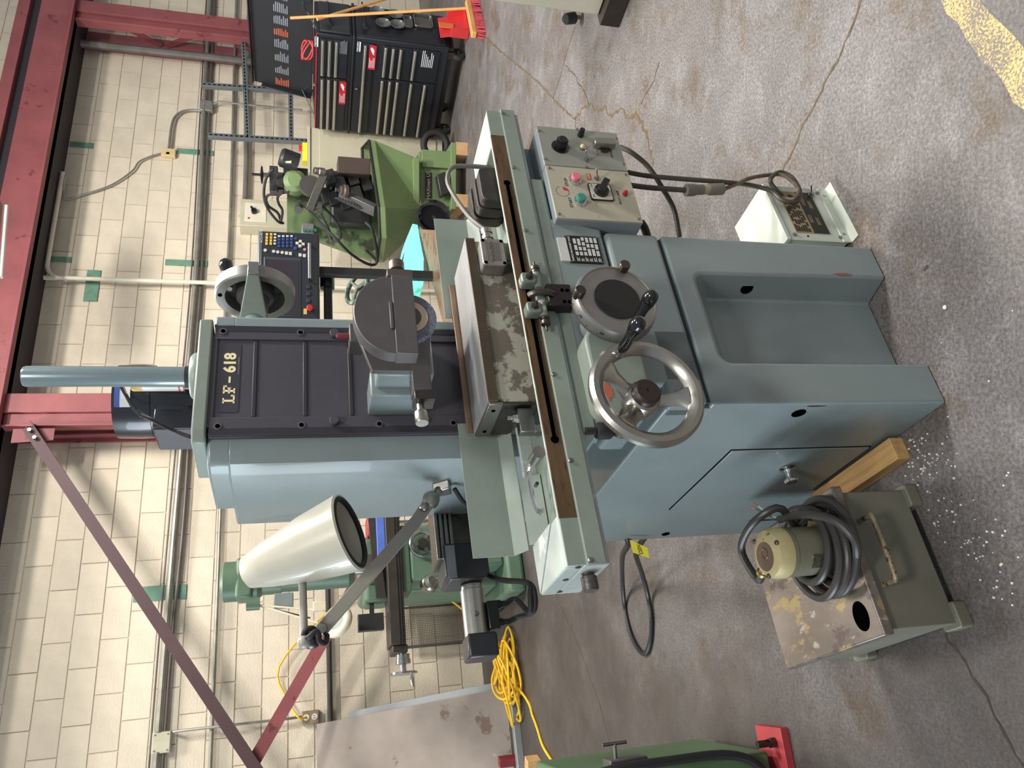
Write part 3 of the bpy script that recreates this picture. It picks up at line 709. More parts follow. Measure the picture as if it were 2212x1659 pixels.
# end clamp with bolt
G().box(CX0 - .062, CX0 - .004, .083, .108, 1.018, 1.052).box(CX0 - .062, CX0 - .045, .083, .108, 1.002, 1.02).o('end_clamp', STEEL, ch, bev=.002)
G().lathe([(.011, 0), (.011, .003), (.0095, .0035), (.0095, .011), (.005, .012), (.005, .022)], (CX0 - .022, .096, 1.052), (0, 0, 1), 6).o('clamp_bolt', CHROME, ch)
G().box(CX0 - .002, CX1, .03, CY0 + .005, 1.0005, 1.012).o('mounting_ledge', STEELD, ch)
# connector box with raised lettering and cable gland
cb = empty('connector_box'); cb.parent = gr
a = gY(1036, 514, .03); b = gY(1083, 573, .03)
BX0, BX1, BZ0, BZ1 = b.x, a.x, 1.035, 1.094
G().prism(rrect(BX0, BX1, BZ0, BZ1, .009), 'y', .03, CY0 + .006).o('box_body', mat('cast_zinc', (150, 147, 138), .45, .7, .1, 20), cb, bev=.0025)
G().box(BX0 + .014, BX1 - .012, .0292, .032, BZ0 + .014, BZ1 - .012).o('recess_panel', mat('recess_grey', (100, 98, 88), .6, .2), cb)
text('raised_text', 'MAGNETICA', .0105, _m['cast_zinc'], cb, face(((BX0 + BX1) / 2, .029, BZ1 - .022)), ext=.0009, bold=.0003)
for x in (BX0 + .007, BX1 - .007):
    for z in (BZ0 + .007, BZ1 - .007): G().lathe([(.0042, 0), (.0042, .001)], (x, .0298, z), (0, -1, 0), 14).o('cap_screw', HOLE, cb)
G().lathe([(.011, 0), (.011, .008), (.014, .009), (.014, .02), (.0115, .021), (.0115, .026), (.014, .027), (.014, .04), (.006, .042)], (BX1, .046, 1.068), (1, 0, .05), 20).o('cable_gland', ALU, cb)
p0 = V((BX1 + .04, .046, 1.07)); q1 = gY(1005, 415, .12); q2 = gY(1018, 400, .1)
G().tube([p0, p0 + V((.06, .02, .03)), (q1.x - .03, .1, 1.125), (q1.x + .02, .1, 1.135), (q1.x + .055, .09, 1.12), (q1.x + .06, .085, 1.08), (q1.x + .055, .08, 1.02)], .006, 10).o('flex_cable', mat('grey_armoured_cable', (112, 108, 102), .45, .4), cb)

# ---- column
cl = empty('column'); cl.parent = gr
CYF = .28
plan = [(.083, CYF + .012), (.060, CYF + .016), (.034, CYF + .032), (.020, CYF + .07), (.014, .62), (.03, .655), (.44, .655), (.47, .6), (.45, .40), (.412, CYF + .05), (.411, CYF - .002), (.378, CYF - .002), (.378, CYF + .012)]
G().prism(plan, 'z', .93, 1.66).o('casting', PAINT, cl, bev=.012, seg=3)
plan2 = [(.083, CYF + .012), (.060, CYF + .016), (.034, CYF + .032), (.022, CYF + .07), (.018, .53), (.44, .53), (.45, .40), (.412, CYF + .05), (.411, CYF - .002), (.378, CYF - .002), (.378, CYF + .012)]
G().prism(plan2, 'z', 1.65, 1.701).o('casting_top', PAINT, cl, bev=.008, seg=3)
# top cap
G().prism([(.098, CYF - .012), (.075, CYF + .005), (.06, CYF + .16), (.37, CYF + .16), (.394, CYF - .012)], 'z', 1.703, 1.733).o('top_cap', PAINTG, cl, bev=.004)
# dark sliding cover between the rails
q = gY(432, 870, CYF); 
G().box(.128, .346, CYF + .0, CYF + .02, 1.0, 1.722).o('way_cover', DARKP, cl, bev=.002)
G().box(.112, .352, CYF - .004, CYF + .01, 1.69, 1.728).o('cover_header', DARKP, cl, bev=.002)
g = G()
for px in (552, 660, 757):
    z = gY(px, 800, CYF).z; g.box(.134, .341, CYF - .003, CYF + .004, z - .004, z + .006)
g.o('cover_ribs', mat('rib_dark', (46, 44, 48), .5), cl, bev=.002)
for x0_, x1_ in ((.085, .132), (.342, .379)):
    G().box(x0_, x1_, CYF - .006, CYF + .022, 1.0, 1.698).o('way_rail', DARKP, cl, bev=.002)
    G().box(x0_ + (.0 if x0_ < .2 else .021), x0_ + (.018 if x0_ < .2 else .037), CYF - .0075, CYF, 1.0, 1.698).o('rail_strip', mat('rail_edge_black', (48, 46, 52), .3), cl, bev=.001)
for px, xx in (((470, 932), .108), ((651, 931), .108), ((819, 928), .108), ((979, 926), .108), ((483, 712), .362), ((649, 714), .362)):
    z = gY(*px, CYF).z
    G().lathe([(.009, 0), (.009, .0012)], (xx, CYF - .0072, z), (0, -1, 0), 18).o('bolt_counterbore', mat('bore_grey', (86, 82, 84), .5), cl)
    G().lathe([(.0055, .001), (.0055, .0022)], (xx, CYF - .0072, z), (0, -1, 0), 6).o('bolt_socket', HOLE, cl)
for px in ((722, 910), (908, 909), (722, 722)):
    q = gY(*px, CYF - .01); G().lathe([(.011, 0), (.011, .012), (.0095, .014)], (q.x, CYF - .006, q.z), (0, -1, 0), 20).o('cover_knob', DARKP, cl)
q = gY(440, 813, CYF); scr(cl, (q.x, CYF - .004, 1.714), (0, -1, 0), .009, .006, CHROME, 20)
# model lettering
pl = gY(500, 815, CYF)
zt = (gY(485, 815, CYF).z + gY(508, 815, CYF).z) / 2
G().prism(rrect(.146, .332, zt - .022, zt + .024, .006), 'y', CYF - .0012, CYF).o('model_plate', mat('model_plate_dark', (60, 58, 66), .3), cl)
xa, xb = gY(492, 872, CYF).x, gY(496, 760, CYF).x
H_ = .026; yy = CYF - .002
def slab(g, x, z0, kind, w_=.021):
    t = .0042; y0, y1 = yy, yy + .001
    if kind == 'L':
        g.box(x + .004, x + .004 + t * 1.2, y0, y1, z0, z0 + H_).box(x, x + .0135, y0, y1, z0 + H_ - t * .8, z0 + H_).box(x, x + w_, y0, y1, z0, z0 + t * .9).box(x + w_ - t * .9, x + w_, y0, y1, z0, z0 + .0085)
    if kind == 'F':
        g.box(x + .004, x + .004 + t * 1.2, y0, y1, z0, z0 + H_).box(x, x + .0135, y0, y1, z0, z0 + t * .8).box(x, x + w_, y0, y1, z0 + H_ - t * .9, z0 + H_).box(x + w_ - t * .9, x + w_, y0, y1, z0 + H_ - .008, z0 + H_).box(x, x + .0155, y0, y1, z0 + H_ * .5 - .002, z0 + H_ * .5 + .0018).box(x + .013, x + .0155, y0, y1, z0 + H_ * .5 - .004, z0 + H_ * .5 + .004)
wd = xb - xa; z0 = zt - H_ / 2
g = G(); slab(g, xa, z0, 'L', wd * .155); slab(g, xa + wd * .185, z0, 'F', wd * .15); g.box(xa + wd * .385, xa + wd * .505, yy, yy + .001, zt - .0022, zt + .0022)
g.o('model_letters', CREAM, cl, smooth=0)
text('model_digits', '618', H_ * 1.36, CREAM, cl, face((xa + wd * .775, yy + .0005, zt)), ext=.0006, bold=.0013, sx=1.02)
text('model_small_print', 'SURFACE GRINDER', .0055, mat('faint_print', (130, 128, 130), .5), cl, face((xa + wd * .72, yy + .0005, zt - .0185)), ext=.0003)
# elevating screw tube on the cap
tq = gY(57, 813, .40); bq = gY(405, 813, .40)
G().lathe([(.06, 0), (.06, .012), (.057, .022), (.05, .028), (.035, .03)], (tq.x, .40, 1.733), (0, 0, 1), 40).o('screw_dome', PAINTG, cl)
g = G().lathe([(.0262, 0), (.0262, .012)], (tq.x, .40, 1.762), (0, 0, 1), 32).o('tube_collar', BLACKM, cl)
G().lathe([(.0245, 0), (.0245, tq.z - 1.766), (.022, tq.z - 1.76)], (tq.x, .40, 1.766), (0, 0, 1), 32).o('screw_tube', mat('satin_tube_paint', (122, 138, 142), .25, .3, .04, 8, coat=.3), cl)
# ---- spindle motor behind the column top
mo = empty('spindle_motor'); mo.parent = gr
r0 = .1
MC = V((gY(330, 934, .76).x + r0, .76, 0))
MB_ = mat('black_motor_paint', (30, 33, 40), .3, 0, .06, 8, coat=.3)
zb_, zt_ = gY(420, 880, .7).z - .05, gY(240, 880, .7).z
G().lathe([(r0, 0), (r0, (zt_ - zb_) * .62)], (MC.x, MC.y, zb_), (0, 0, 1), 40).o('motor_shell', MB_, mo)
G().lathe([(r0 + .004, 0), (r0 + .006, .03), (r0 + .004, (zt_ - zb_) * .36), (r0 - .03, (zt_ - zb_) * .385)], (MC.x, MC.y, zb_ + (zt_ - zb_) * .62), (0, 0, 1), 40).o('fan_cowl', MB_, mo)
q = gY(335, 940, .72)
G().box(MC.x - r0 - .03, MC.x - r0 + .05, MC.y - .08, MC.y + .05, zb_ + .03, zb_ + .15).o('terminal_box', MB_, mo, bev=.004)
G().obox((MC.x - r0 - .0315, MC.y - .015, zb_ + .09), (.001, 0, 0), (0, .06, 0), (0, 0, .055)).o('terminal_cover', mat('cover_grey', (92, 92, 96), .5), mo)
# data label, capacitor can with red stripes
ang = R_(248)
for (aa, ab, z0, z1, m, nm) in ((232, 262, .80, .95, mat('white_data_label', (222, 224, 226), .4), 'data_label'), (232, 262, .90, .95, mat('blue_label_band', (70, 92, 168), .4), 'label_band')):
    g = G(); N_ = 8; rr = r0 + (.0075 if nm == 'data_label' else .0082)
    for i in range(N_):
        t0, t1 = R_(aa + (ab - aa) * i / N_), R_(aa + (ab - aa) * (i + 1) / N_)
        za_, zb2 = zb_ + (zt_ - zb_) * z0, zb_ + (zt_ - zb_) * z1
        P = lambda t, z, r: (MC.x + r * math.cos(t), MC.y + r * math.sin(t), z)
        g.add([P(t0, za_, rr), P(t1, za_, rr), P(t1, zb2, rr), P(t0, zb2, rr), P(t0, za_, rr - .003), P(t1, za_, rr - .003), P(t1, zb2, rr - .003), P(t0, zb2, rr - .003)], [(0, 1, 2, 3), (7, 6, 5, 4), (0, 4, 5, 1), (3, 2, 6, 7)])
    g.o(nm, m, mo)
cc = gY(330, 832, .64); CZ = zb_ + .02
capo = V((cc.x, .63, CZ)); hcap = gY(270, 835, .63).z - CZ
G().lathe([(.022, 0), (.022, hcap * .78)], capo, (0, 0, 1), 28).o('capacitor', mat('white_can', (226, 222, 214), .35), mo)
G().lathe([(.0222, hcap * .78), (.0222, hcap * .9), (.02, hcap * .92)], capo, (0, 0, 1), 28).o('capacitor_cap', mat('tan_cap', (222, 184, 116), .5), mo)
G().lathe([(.0225, hcap * .0), (.0225, hcap * .26)], capo, (0, 0, 1), 28, caps=False).o('capacitor_band', BLACK, mo)
for h in (.02, .24, .30): G().lathe([(.0227, hcap * h), (.0227, hcap * (h + .02))], capo, (0, 0, 1), 28, caps=False).o('capacitor_stripe', RED, mo)
G().obox(capo + V((-.004, -.0222, hcap * .52)), (.016, 0, .004), (0, .0004, 0), (.002, 0, .03)).o('capacitor_label', mat('label_dark', (56, 40, 46), .5), mo)
for dx in (0, .012):
    G().tube([capo + V((dx - .005, 0, hcap * .92)), capo + V((dx - .005, -.02, hcap + .012)), gY(290, 880 + dx * 400, .58), gY(330, 908, .56 - dx), gY(380, 932, .54), gY(412, 944, .52 - dx)], .0045, 8).o('motor_cable', GLOSSB, mo)
# ---- elevating hand wheel on the right flank
ew = empty('elevating_hand_wheel'); ew.parent = gr
EX = .545; ec = GR.X(551, 643, EX); ec = V((EX, ec.y, ec.z)); print('EC', ec)
G().lathe([(.036, -.125), (.034, -.06), (.028, -.05), (.02, -.045)], ec, (1, 0, 0), 32).o('bearing_boss', PAINT, ew)
G().lathe([(.022, -.05), (.022, -.03), (.036, -.026), (.036, -.008), (.046, -.004), (.048, .028)], ec, (1, 0, 0), 32).o('inner_cone', GUARD, ew)
G().lathe([(.07, .028), (.0745, -.002), (.096, -.004), (.1, .0), (.1005, .028), (.097, .031), (.07, .03)], ec, (1, 0, 0), 64, caps=False).o('graduated_rim', DIALG, ew)
G().lathe([(.012, 0), (.095, .0)], ec + V((.028, 0, 0)), (1, 0, 0), 48).o('wheel_web', GUARD, ew)
nv_ = V((-.78, -.62, 0)) * .006; bA, bB = V((ec.x - .08, ec.y - .02, ec.z)), V((ec.x + .002, ec.y - .103, ec.z)); ww, wn = V((0, 0, .034)), V((0, 0, .013))
G().add([bA - ww - nv_, bA + ww - nv_, bB + wn - nv_, bB - wn - nv_, bA - ww + nv_, bA + ww + nv_, bB + wn + nv_, bB - wn + nv_], [(0, 1, 2, 3), (7, 6, 5, 4), (0, 4, 5, 1), (1, 5, 6, 2), (2, 6, 7, 3), (3, 7, 4, 0)]).o('pointer_arm', PAINTG, ew, bev=.003)
G().obox((ec.x + .012, ec.y - .105, ec.z), (.02, 0, 0), (0, .003, 0), (0, 0, .013)).o('pointer_tip', ALU, ew, bev=.002)
G().lathe([(.0055, 0), (.0055, .001)], (ec.x - .0045, ec.y - .012, ec.z + .085), (-1, 0, 0), 16).o('dial_hole', HOLE, ew)
q = GR.X(493, 622, EX + .028); handle(ew, (EX + .028, q.y, q.z), .085, d=(1, 0, .12), r=1.15)
q = GR.X(590, 612, EX + .03); G().lathe([(.013, 0), (.013, .012), (.009, .014)], (EX + .028, q.y, q.z), (1, 0, 0), 16).o('lock_knob', STEEL, ew)
# ---- wheel head, guard, wheel and dresser arm
wh = empty('wheel_head'); wh.parent = gr
G().box(.155, .335, .13, CYF + .01, 1.215, 1.342).o('head_casting', PAINT, wh, bev=.006)
G().box(.137, .2, .19, CYF + .005, 1.222, 1.352).o('head_flank', PAINT, wh, bev=.004)
gc = gY(900, 676, .045); GXc = gY(838, 668, .04).x; 
GZ = (gY(903, 740, .03).z + gY(890, 598, .03).z) / 2; gl, grr = gY(900, 764, .03).x, gY(889, 597, .03).x
GXc = (gl + grr) / 2; GRd = (grr - gl) / 2
top = gY(763, 655, .03).z; GD = GR.X(895, 786, gl).y
ell = [(GXc + GRd * .985 * math.cos(R_(a)), GZ + .048 + (top - GZ - .048) * math.sin(R_(a))) for a in [180 * i / 40 for i in range(41)]]
gd = G().prism(ell + [(gl + .004, GZ + .045), (gl + .004, GZ + .001), (grr - .004, GZ + .001), (grr - .004, GZ + .045)][0:0] + [(gl + .006, GZ + .0005), (grr - .006, GZ + .0005)], 'y', .031, GD - .003)
gd.o('wheel_guard', GUARD, wh, bev=.002)
G().box(gl, grr, .027, GD, GZ, GZ + .047).o('guard_skirt', GUARD, wh, bev=.002)
G().box(GXc - .042, GXc + .03, .026, .032, GZ + .048, GZ + .056).o('guard_rib', GUARD, wh, bev=.002)
# right clamp block and T knob
q = gY(866, 584, .06); G().box(grr - .001, grr + .019, .029, GD, GZ - .001, GZ + .055).o('guard_end_block', mat('brownish_steel', (104, 94, 88), .45, .6), wh, bev=.0015)
G().lathe([(.009, 0), (.009, .012)], (grr + .018, .05, GZ + .03), (1, 0, 0), 16).lathe([(.017, .012), (.018, .016), (.018, .034), (.015, .038)], (grr + .018, .05, GZ + .03), (1, 0, 0), 24).o('guard_knob', _m['brownish_steel'], wh)
# abrasive wheel
wq = gY(892, 692, .06); WRr = .0615
WHEEL = mat('grey_abrasive', (122, 126, 140), .9, 0, .25, 260, bump=.6, bscale=320)
wcx = V((wq.x, .055, gY(942, 690, .055).z + WRr))
G().lathe([(.03, 0), (WRr, 0), (WRr, .016), (.03, .016)], wcx + V((0, -.008, 0)), (0, 1, 0), 64).o('grinding_wheel', WHEEL, wh)
G().lathe([(.0, 0), (.042, 0), (.042, .001), (.0, .001)], wcx + V((0, -.0092, 0)), (0, 1, 0), 48).o('wheel_blotter', mat('dark_blotter', (52, 54, 58), .4), wh)
G().lathe([(.0385, 0), (.042, 0), (.042, .0006), (.0385, .0006)], wcx + V((0, -.0099, 0)), (0, 1, 0), 48).o('blotter_ring', mat('cream_ring', (214, 190, 160), .6), wh)
G().lathe([(.0, 0), (.028, 0), (.026, -.003), (.012, -.004), (.012, -.012), (.0, -.012)][::-1], wcx + V((0, -.0095, 0)), (0, 1, 0), 40).o('wheel_flange', GUARD, wh)
# dresser plate, arm and knurled knob on the left
dp = [gY(*p, .13) for p in ((772, 733), (803, 807), (886, 807), (926, 812), (930, 720))]
G().prism([(p.x, p.z) for p in dp], 'y', .118, .132).o('dresser_plate', GUARD, wh, bev=.0015)
q = gY(900, 830, .13); 
a = gY(888, 815, .12); b = gY(932, 850, .12)
G().box(b.x, a.x + .01, .105, .15, b.z, a.z).o('dresser_slide', GUARD, wh, bev=.002)
G().box(b.x - .022, b.x - .001, .104, .151, b.z - .006, a.z - .002).o('dresser_bracket', STEELD, wh, bev=.0015)
kq = gY(907, 850, .115)
G().lathe([(.0085, 0), (.0085, .022), (.0075, .023), (.0075, .026), (.015, .027), (.0155, .031), (.0155, .05), (.0135, .054)], (b.x - .02, .125, kq.z), (-1, -.1, 0), 28).o('knurled_knob', ALU, wh)
q = gY(742, 727, .2); G().lathe([(.0085, 0), (.0085, .03), (.006, .036), (.001, .038)], (q.x, .2, q.z - .02), (0, 0, 1), 16).o('red_plug', mat('dark_red_plug', (104, 42, 46), .3), wh)
q = gY(765, 733, .2); G().box(q.x - .025, q.x + .025, .17, .23, q.z - .02, q.z + .012).o('plug_block', GUARD, wh, bev=.002)
# ---- feed drive behind the left splash sheet: ribbed slide, gearbox, silver motor
fd = empty('feed_drive'); fd.parent = gr
YD = .62
a = gY(932, 1113, YD); b = gY(1015, 1203, YD)
g = G().box(b.x, .06, YD, YD + .12, b.z - .03, a.z - .01)
g.o('slide_bracket', STEELD, fd, bev=.002)
for i in range(4): G().box(b.x - .004, .03, YD - .012, YD, a.z - .012 - i * .013, a.z - .004 - i * .013).o('slide_rib', STEEL, fd, bev=.001)
a = gY(955, 1180, YD); b = gY(1032, 1252, YD); xm = b.x
GBX = mat('dark_gearbox_paint', (46, 47, 52), .35, .1, .05, 12)
G().prism([(b.x, a.z - .01), (b.x + .01, a.z + .0), (a.x, a.z), (a.x, b.z - .03), (b.x + .012, b.z - .03), (b.x, b.z - .015)], 'y', YD - .02, YD + .1).o('gearbox', GBX, fd, bev=.004)
G().box(b.x + .004, a.x - .006, YD - .022, YD - .019, a.z - .028, a.z - .004).o('gearbox_front', mat('grey_lid', (138, 138, 144), .45, .3), fd)
mz = gY(1030, 1300, YD).z; mr_ = (gY(1004, 1300, YD).z - gY(1057, 1300, YD).z) / 2
x0_, x1_ = gY(1030, 1255, YD).x, gY(1030, 1368, YD).x; x2_ = gY(1040, 1418, YD).x
MOTS = mat('worn_silver_motor', (186, 182, 174), .28, .9, .06, 10, spots=[((40, 38, 36), .66, 12)])
G().lathe([(mr_ * .92, 0), (mr_ * .92, .012), (mr_, .014), (mr_, x0_ - x1_)], (x0_, YD + .04, mz), (-1, 0, 0), 36).o('motor_body', MOTS, fd)
G().box(x2_, x1_ + .002, YD + .04 - mr_ * 1.3, YD + .04 + mr_ * 1.3, mz - mr_ * 1.35, mz + mr_ * 1.05).o('motor_end_box', GBX, fd, bev=.006)
G().box(x1_ + .01, x0_ - .05, YD + .01, YD + .07, mz - mr_ - .026, mz - mr_ + .004).o('junction_box', BLACK, fd, bev=.003)
for k, xx in enumerate((x1_ + .028, x1_ + .075)):
    G().lathe([(.012, 0), (.012, .012), (.009, .014), (.009, .026)], (xx, YD + .03, mz - mr_ - .024), (0, 0, -1), 14).o('cable_gland', BLACK, fd)
    p = V((xx, YD + .03, mz - mr_ - .05))
    e = gY(1155, 1285, YD - .03); e2 = gY(1110, 1262, YD)
    G().tube([p, p + V((.01, 0, -.03)), (e.x - .04, YD - .02, e.z + .008 + k * .01), (e.x, YD - .03, e.z + k * .012), (e.x + .035, YD - .02, e.z + .01), (e2.x + .02, YD + .02, e2.z + .03), (e2.x + .06, YD + .08, e2.z + .06)], .0075, 8).o('motor_cable', BLACKM, fd)
scr(fd, (x1_ + .05, YD + .04 - mr_, mz + .004), (0, -1, 0), .007, .008, STEEL, 8)
# ---- control boxes under the right end of the table
cbx = empty('control_box', GR); tag(cbx, 'grey and beige control box with start and stop buttons under the table end', 'control box')
YB = -.02
A1, A2 = GR.Y(1157.9, 271.6, YB), GR.Y(1331.5, 286.8, YB); B1 = GR.Y(1177, 358.4, YB); C1, C2 = GR.Y(1201, 470.5, YB), GR.Y(1384, 479.6, YB)
PANG = mat('grey_control_panel', (142, 144, 134), .45, .1, .03, 12); PANB = mat('beige_control_panel', (176, 170, 150), .45, .1, .03, 10, spots=[((150, 140, 116), .68, 12)])
SIDE = mat('blue_grey_box_side', (132, 142, 146), .4, .05, .05, 8)
zt1, zb1 = A1.z, A2.z; xR, xM, xL = A1.x, (B1.x + .003), C1.x
G().box(xM + .001, xR, YB + .002, YB + .15, zb1, zt1).o('speed_box', SIDE, cbx, bev=.003)
G().box(xL, xM - .001, YB + .002, YB + .14, zb1 - .0, zt1).o('switch_box', SIDE, cbx, bev=.003)
p1 = G().box(xM + .0015, xR - .0005, YB - .001, YB + .003, zb1 + .001, zt1 - .0005).o('speed_panel', PANG, cbx, bev=.0008)
p2 = G().box(xL + .0005, xM - .0015, YB - .001, YB + .003, zb1 + .001, zt1 - .0005).o('switch_panel', PANB, cbx, bev=.0008)
def cq(x, y): q = GR.Y(x, y, YB); return V((q.x, YB - .001, q.z))
for px in ((1164, 283), (1177, 344), (1331, 300), (1346, 355), (1246, 280), (1266, 362)): scr(p1, cq(*px), (0, -1, 0), .004, .003)
for px in ((1186, 364), (1207, 463), (1351, 378), (1379, 474)): scr(p2, cq(*px), (0, -1, 0), .004, .003)
q = cq(1210, 318)
G().lathe([(.024, 0), (.024, .0015), (.0, .0015)], q, (0, -1, 0), 40).o('dial_scale', BLACK, p1)
text('scale_numbers', '0 1 2 3 4 5', .006, PANB, p1, face(q + V((0, -.0018, -.0195))), ext=.0002)
g = G().lathe([(.0145, .0015), (.0145, .012), (.013, .026), (.0105, .028)], q, (0, -1, 0), 30)
for i in range(14):
    a = 2 * math.pi * i / 14; g.obox(q + V((math.cos(a) * .0135, -.013, math.sin(a) * .0135)), (.0016, 0, 0), (0, .011, 0), (0, 0, .0016))
g.o('speed_knob', BLACK, p1)
q = cq(1253, 294); G().lathe([(.0085, 0), (.0085, .012), (.007, .013), (.007, .022), (.0, .023)], q, (0, -1, 0), 24).o('fuse_holder', BLACK, p1)
q = cq(1257, 321); G().lathe([(.0085, 0), (.0085, .004), (.0072, .005)], q, (0, -1, 0), 24).o('lamp_bezel', STEEL, p1); G().ball(q + V((0, -.006, 0)), .0068).o('amber_lamp', mat('amber_lens', (206, 186, 136), .25), p1)
def toggle(parent, q, dv):
    G().lathe([(.0075, 0), (.0075, .003), (.005, .004), (.005, .009)], q, (0, -1, 0), 6).o('toggle_nut', STEEL, parent)
    G().lathe([(.0018, 0), (.0026, .018), (.0026, .021), (.001, .023)], q + V((0, -.008, 0)), dv, 12).o('toggle_lever', CHROME, parent)
toggle(p1, cq(1266, 347), (.3, -1, .45))
q = cq(1303, 322)
G().box(q.x - .026, q.x + .03, YB - .0022, YB - .001, q.z - .022, q.z + .024).o('direction_plate', mat('silver_plate', (178, 176, 170), .3, .7), p1)
text('direction_text', 'DIRECTION', .006, BLACK, p1, face((q.x - .018, YB - .0025, q.z - .018)), ext=.0002)
G().lathe([(.017, 0), (.017, .004), (.012, .005)], q + V((0, -.001, 0)), (0, -1, 0), 28).o('selector_base', STEELD, p1)
G().prism([(q.x - .009, q.z + .032), (q.x + .013, q.z + .032), (q.x + .016, q.z - .027), (q.x - .004, q.z - .03)], 'y', YB - .026, YB - .006).o('selector_handle', ALU, p1, bev=.003)
def button(parent, px, mc, nm):
    q = cq(*px)
    G().lathe([(.017, 0), (.017, .003), (.015, .005), (.015, .009), (.0128, .0095)], q, (0, -1, 0), 32).o('button_bezel', CHROME, parent)
    G().lathe([(.0122, .006), (.0122, .017), (.0108, .0184), (.0, .0184)], q, (0, -1, 0), 32).o(nm, mc, parent)
button(p2, (1241, 391), mat('pink_button', (226, 120, 138), .35), 'stop_button'); button(p2, (1252, 436), mat('green_button', (56, 138, 116), .35), 'start_button')
text('stop_text', 'STOP', .0115, BLACK, p2, face(cq(1223, 394) + V((0, -.0004, 0))), ext=.0002); text('start_text', 'START', .0115, BLACK, p2, face(cq(1233, 438) + V((0, -.0004, 0))), ext=.0002)
q = cq(1281, 390); G().box(q.x - .0, q.x + .022, YB - .0018, YB - .001, q.z + .004, q.z + .015).o('pump_plate', mat('red_tag_plate', (182, 84, 62), .5), p2)
text('pump_text', 'PUMP', .0065, CREAM, p2, face((q.x + .011, YB - .002, q.z + .0095)), ext=.0002)
toggle(p2, cq(1288, 387), (.35, -1, .35))
q = cq(1297, 417)
G().prism(rrect(q.x - .029, q.x + .029, q.z - .031, q.z + .031, .006), 'y', YB - .004, YB - .001).o('switch_frame', BLACK, p2)
G().prism(rrect(q.x - .026, q.x + .026, q.z - .028, q.z + .028, .005), 'y', YB - .0048, YB - .0035).o('switch_plate', mat('cream_plate', (212, 206, 186), .5), p2)
text('on_text', 'ON', .006, BLACK, p2, face((q.x + .019, YB - .005, q.z + .022)), ext=.0002); text('off_text', 'OFF', .006, BLACK, p2, face((q.x - .016, YB - .005, q.z + .022)), ext=.0002)
G().lathe([(.019, .0), (.019, .008), (.017, .01)], q + V((0, -.004, 0)), (0, -1, 0), 32).o('rotary_base', BLACK, p2)
G().obox(q + V((0, -.022, 0)), V((.021, 0, -.013)), V((0, .009, 0)), V((.0045, 0, .0072))).o('rotary_handle', BLACK, p2, bev=.002)
q = cq(1349, 421); G().lathe([(.0075, 0), (.0075, .003)], q, (0, -1, 0), 20).o('lamp_bezel', STEEL, p2); G().lathe([(.006, .003), (.0055, .011), (.003, .0135), (.0, .014)], q, (0, -1, 0), 20).o('pilot_lamp', mat('red_lens', (182, 24, 28), .2), p2)
text('pilot_text', 'PILOT LAMP', .0088, BLACK, p2, face(cq(1337, 427) + V((-.0, -.0004, 0))), ext=.0002)
# wheel pictogram
q = cq(1215, 414)
g = G()
for i in range(28):
    a0_, a1_ = R_(20 + 290 * i / 28), R_(20 + 290 * (i + 1) / 28); r1_, r2_ = .0165, .0174
    y = YB - .0013
    g.add([(q.x + r1_ * math.cos(a0_), y, q.z + r1_ * math.sin(a0_)), (q.x + r2_ * math.cos(a0_), y, q.z + r2_ * math.sin(a0_)), (q.x + r2_ * math.cos(a1_), y, q.z + r2_ * math.sin(a1_)), (q.x + r1_ * math.cos(a1_), y, q.z + r1_ * math.sin(a1_))], [(0, 1, 2, 3)])
g.o('wheel_pictogram', BLACK, p2, smooth=0)
G().prism([(q.x + .005, q.z - .003), (q.x + .002, q.z - .0165)] + arc(q.x, q.z, .0165, 278, 350, 8), 'y', YB - .0014, YB - .001).o('wheel_pictogram_red', RED, p2)
G().box(xL - .0, xR, .06, .1, zt1 - .004, zt1 + .045).o('mounting_bracket', PAINT, cbx)
G().box(xR - .0005, xR + .001, YB + .04, YB + .1, zt1 - .14, zt1 - .05).o('warning_sticker', mat('orange_sticker', (204, 110, 92), .5), cbx)
# isolator switch tucked against the right side of the base
iso = empty('isolator_switch'); iso.parent = gr
q = GR.Y(1470, 505, .16)
a = gY(1437, 505, .10); b = gY(1510, 505, .10)
IBX = mat('tan_switch_box', (168, 152, 112), .45, .3)
G().box(.489, .532, .1, .17, b.z, a.z).o('box', IBX, iso, bev=.003)
G().prism(rrect(.494, .528, b.z + .02, a.z - .015, .008), 'y', .0985, .101).o('switch_slot', mat('slot_brown', (70, 50, 34), .5), iso)
G().obox((.52, .085, b.z + .028), (.012, -.006, 0), (.003, .012, 0), (0, 0, .007)).o('lever', CHROME, iso, bev=.002)
for zz in (b.z + .008, a.z - .008): G().lathe([(.004, 0), (.004, .001)], (.523, .1, zz), (0, -1, 0), 12).o('screw', HOLE, iso)
# ================================================================ THINGS AROUND THE GRINDER
# ---- machine lamp on the column flank
LA = mat('lamp_grey_arm', (158, 154, 144), .4, .05, .03, 10); SHD = mat('lamp_shade_grey', (188, 184, 168), .3, 0, .03, 8, coat=.3)
lp = empty('machine_lamp', GR); tag(lp, 'grey cone shaded machine lamp on a long arm fixed to the column', 'lamp')
YL = .47
bp_ = GR.X(950, 1060, .01)
b0 = V((.012, GR.X(955, 1052, .012).y, GR.X(955, 1052, .012).z))
G().prism([(b0.y - .03, b0.z - .012), (b0.y + .012, b0.z - .026), (b0.y + .03, b0.z + .012), (b0.y - .006, b0.z + .026)], 'x', -.004, .02).o('wall_bracket', ALU, lp, bev=.003)
scr(lp, (b0.x - .008, b0.y - .012, b0.z + .006), (-1, 0, 0), .006, .004, STEEL)
YA_ = b0.y - .02
j0 = GR.Y(931, 1079, YA_); j1 = GR.Y(690, 1366, YA_)
j0 = V((j0.x, YA_, j0.z)); j1 = V((j1.x, YA_, j1.z))
G().cyl(b0, j0 + V((0, 0, 0)), .012).o('bracket_stub', ALU, lp)
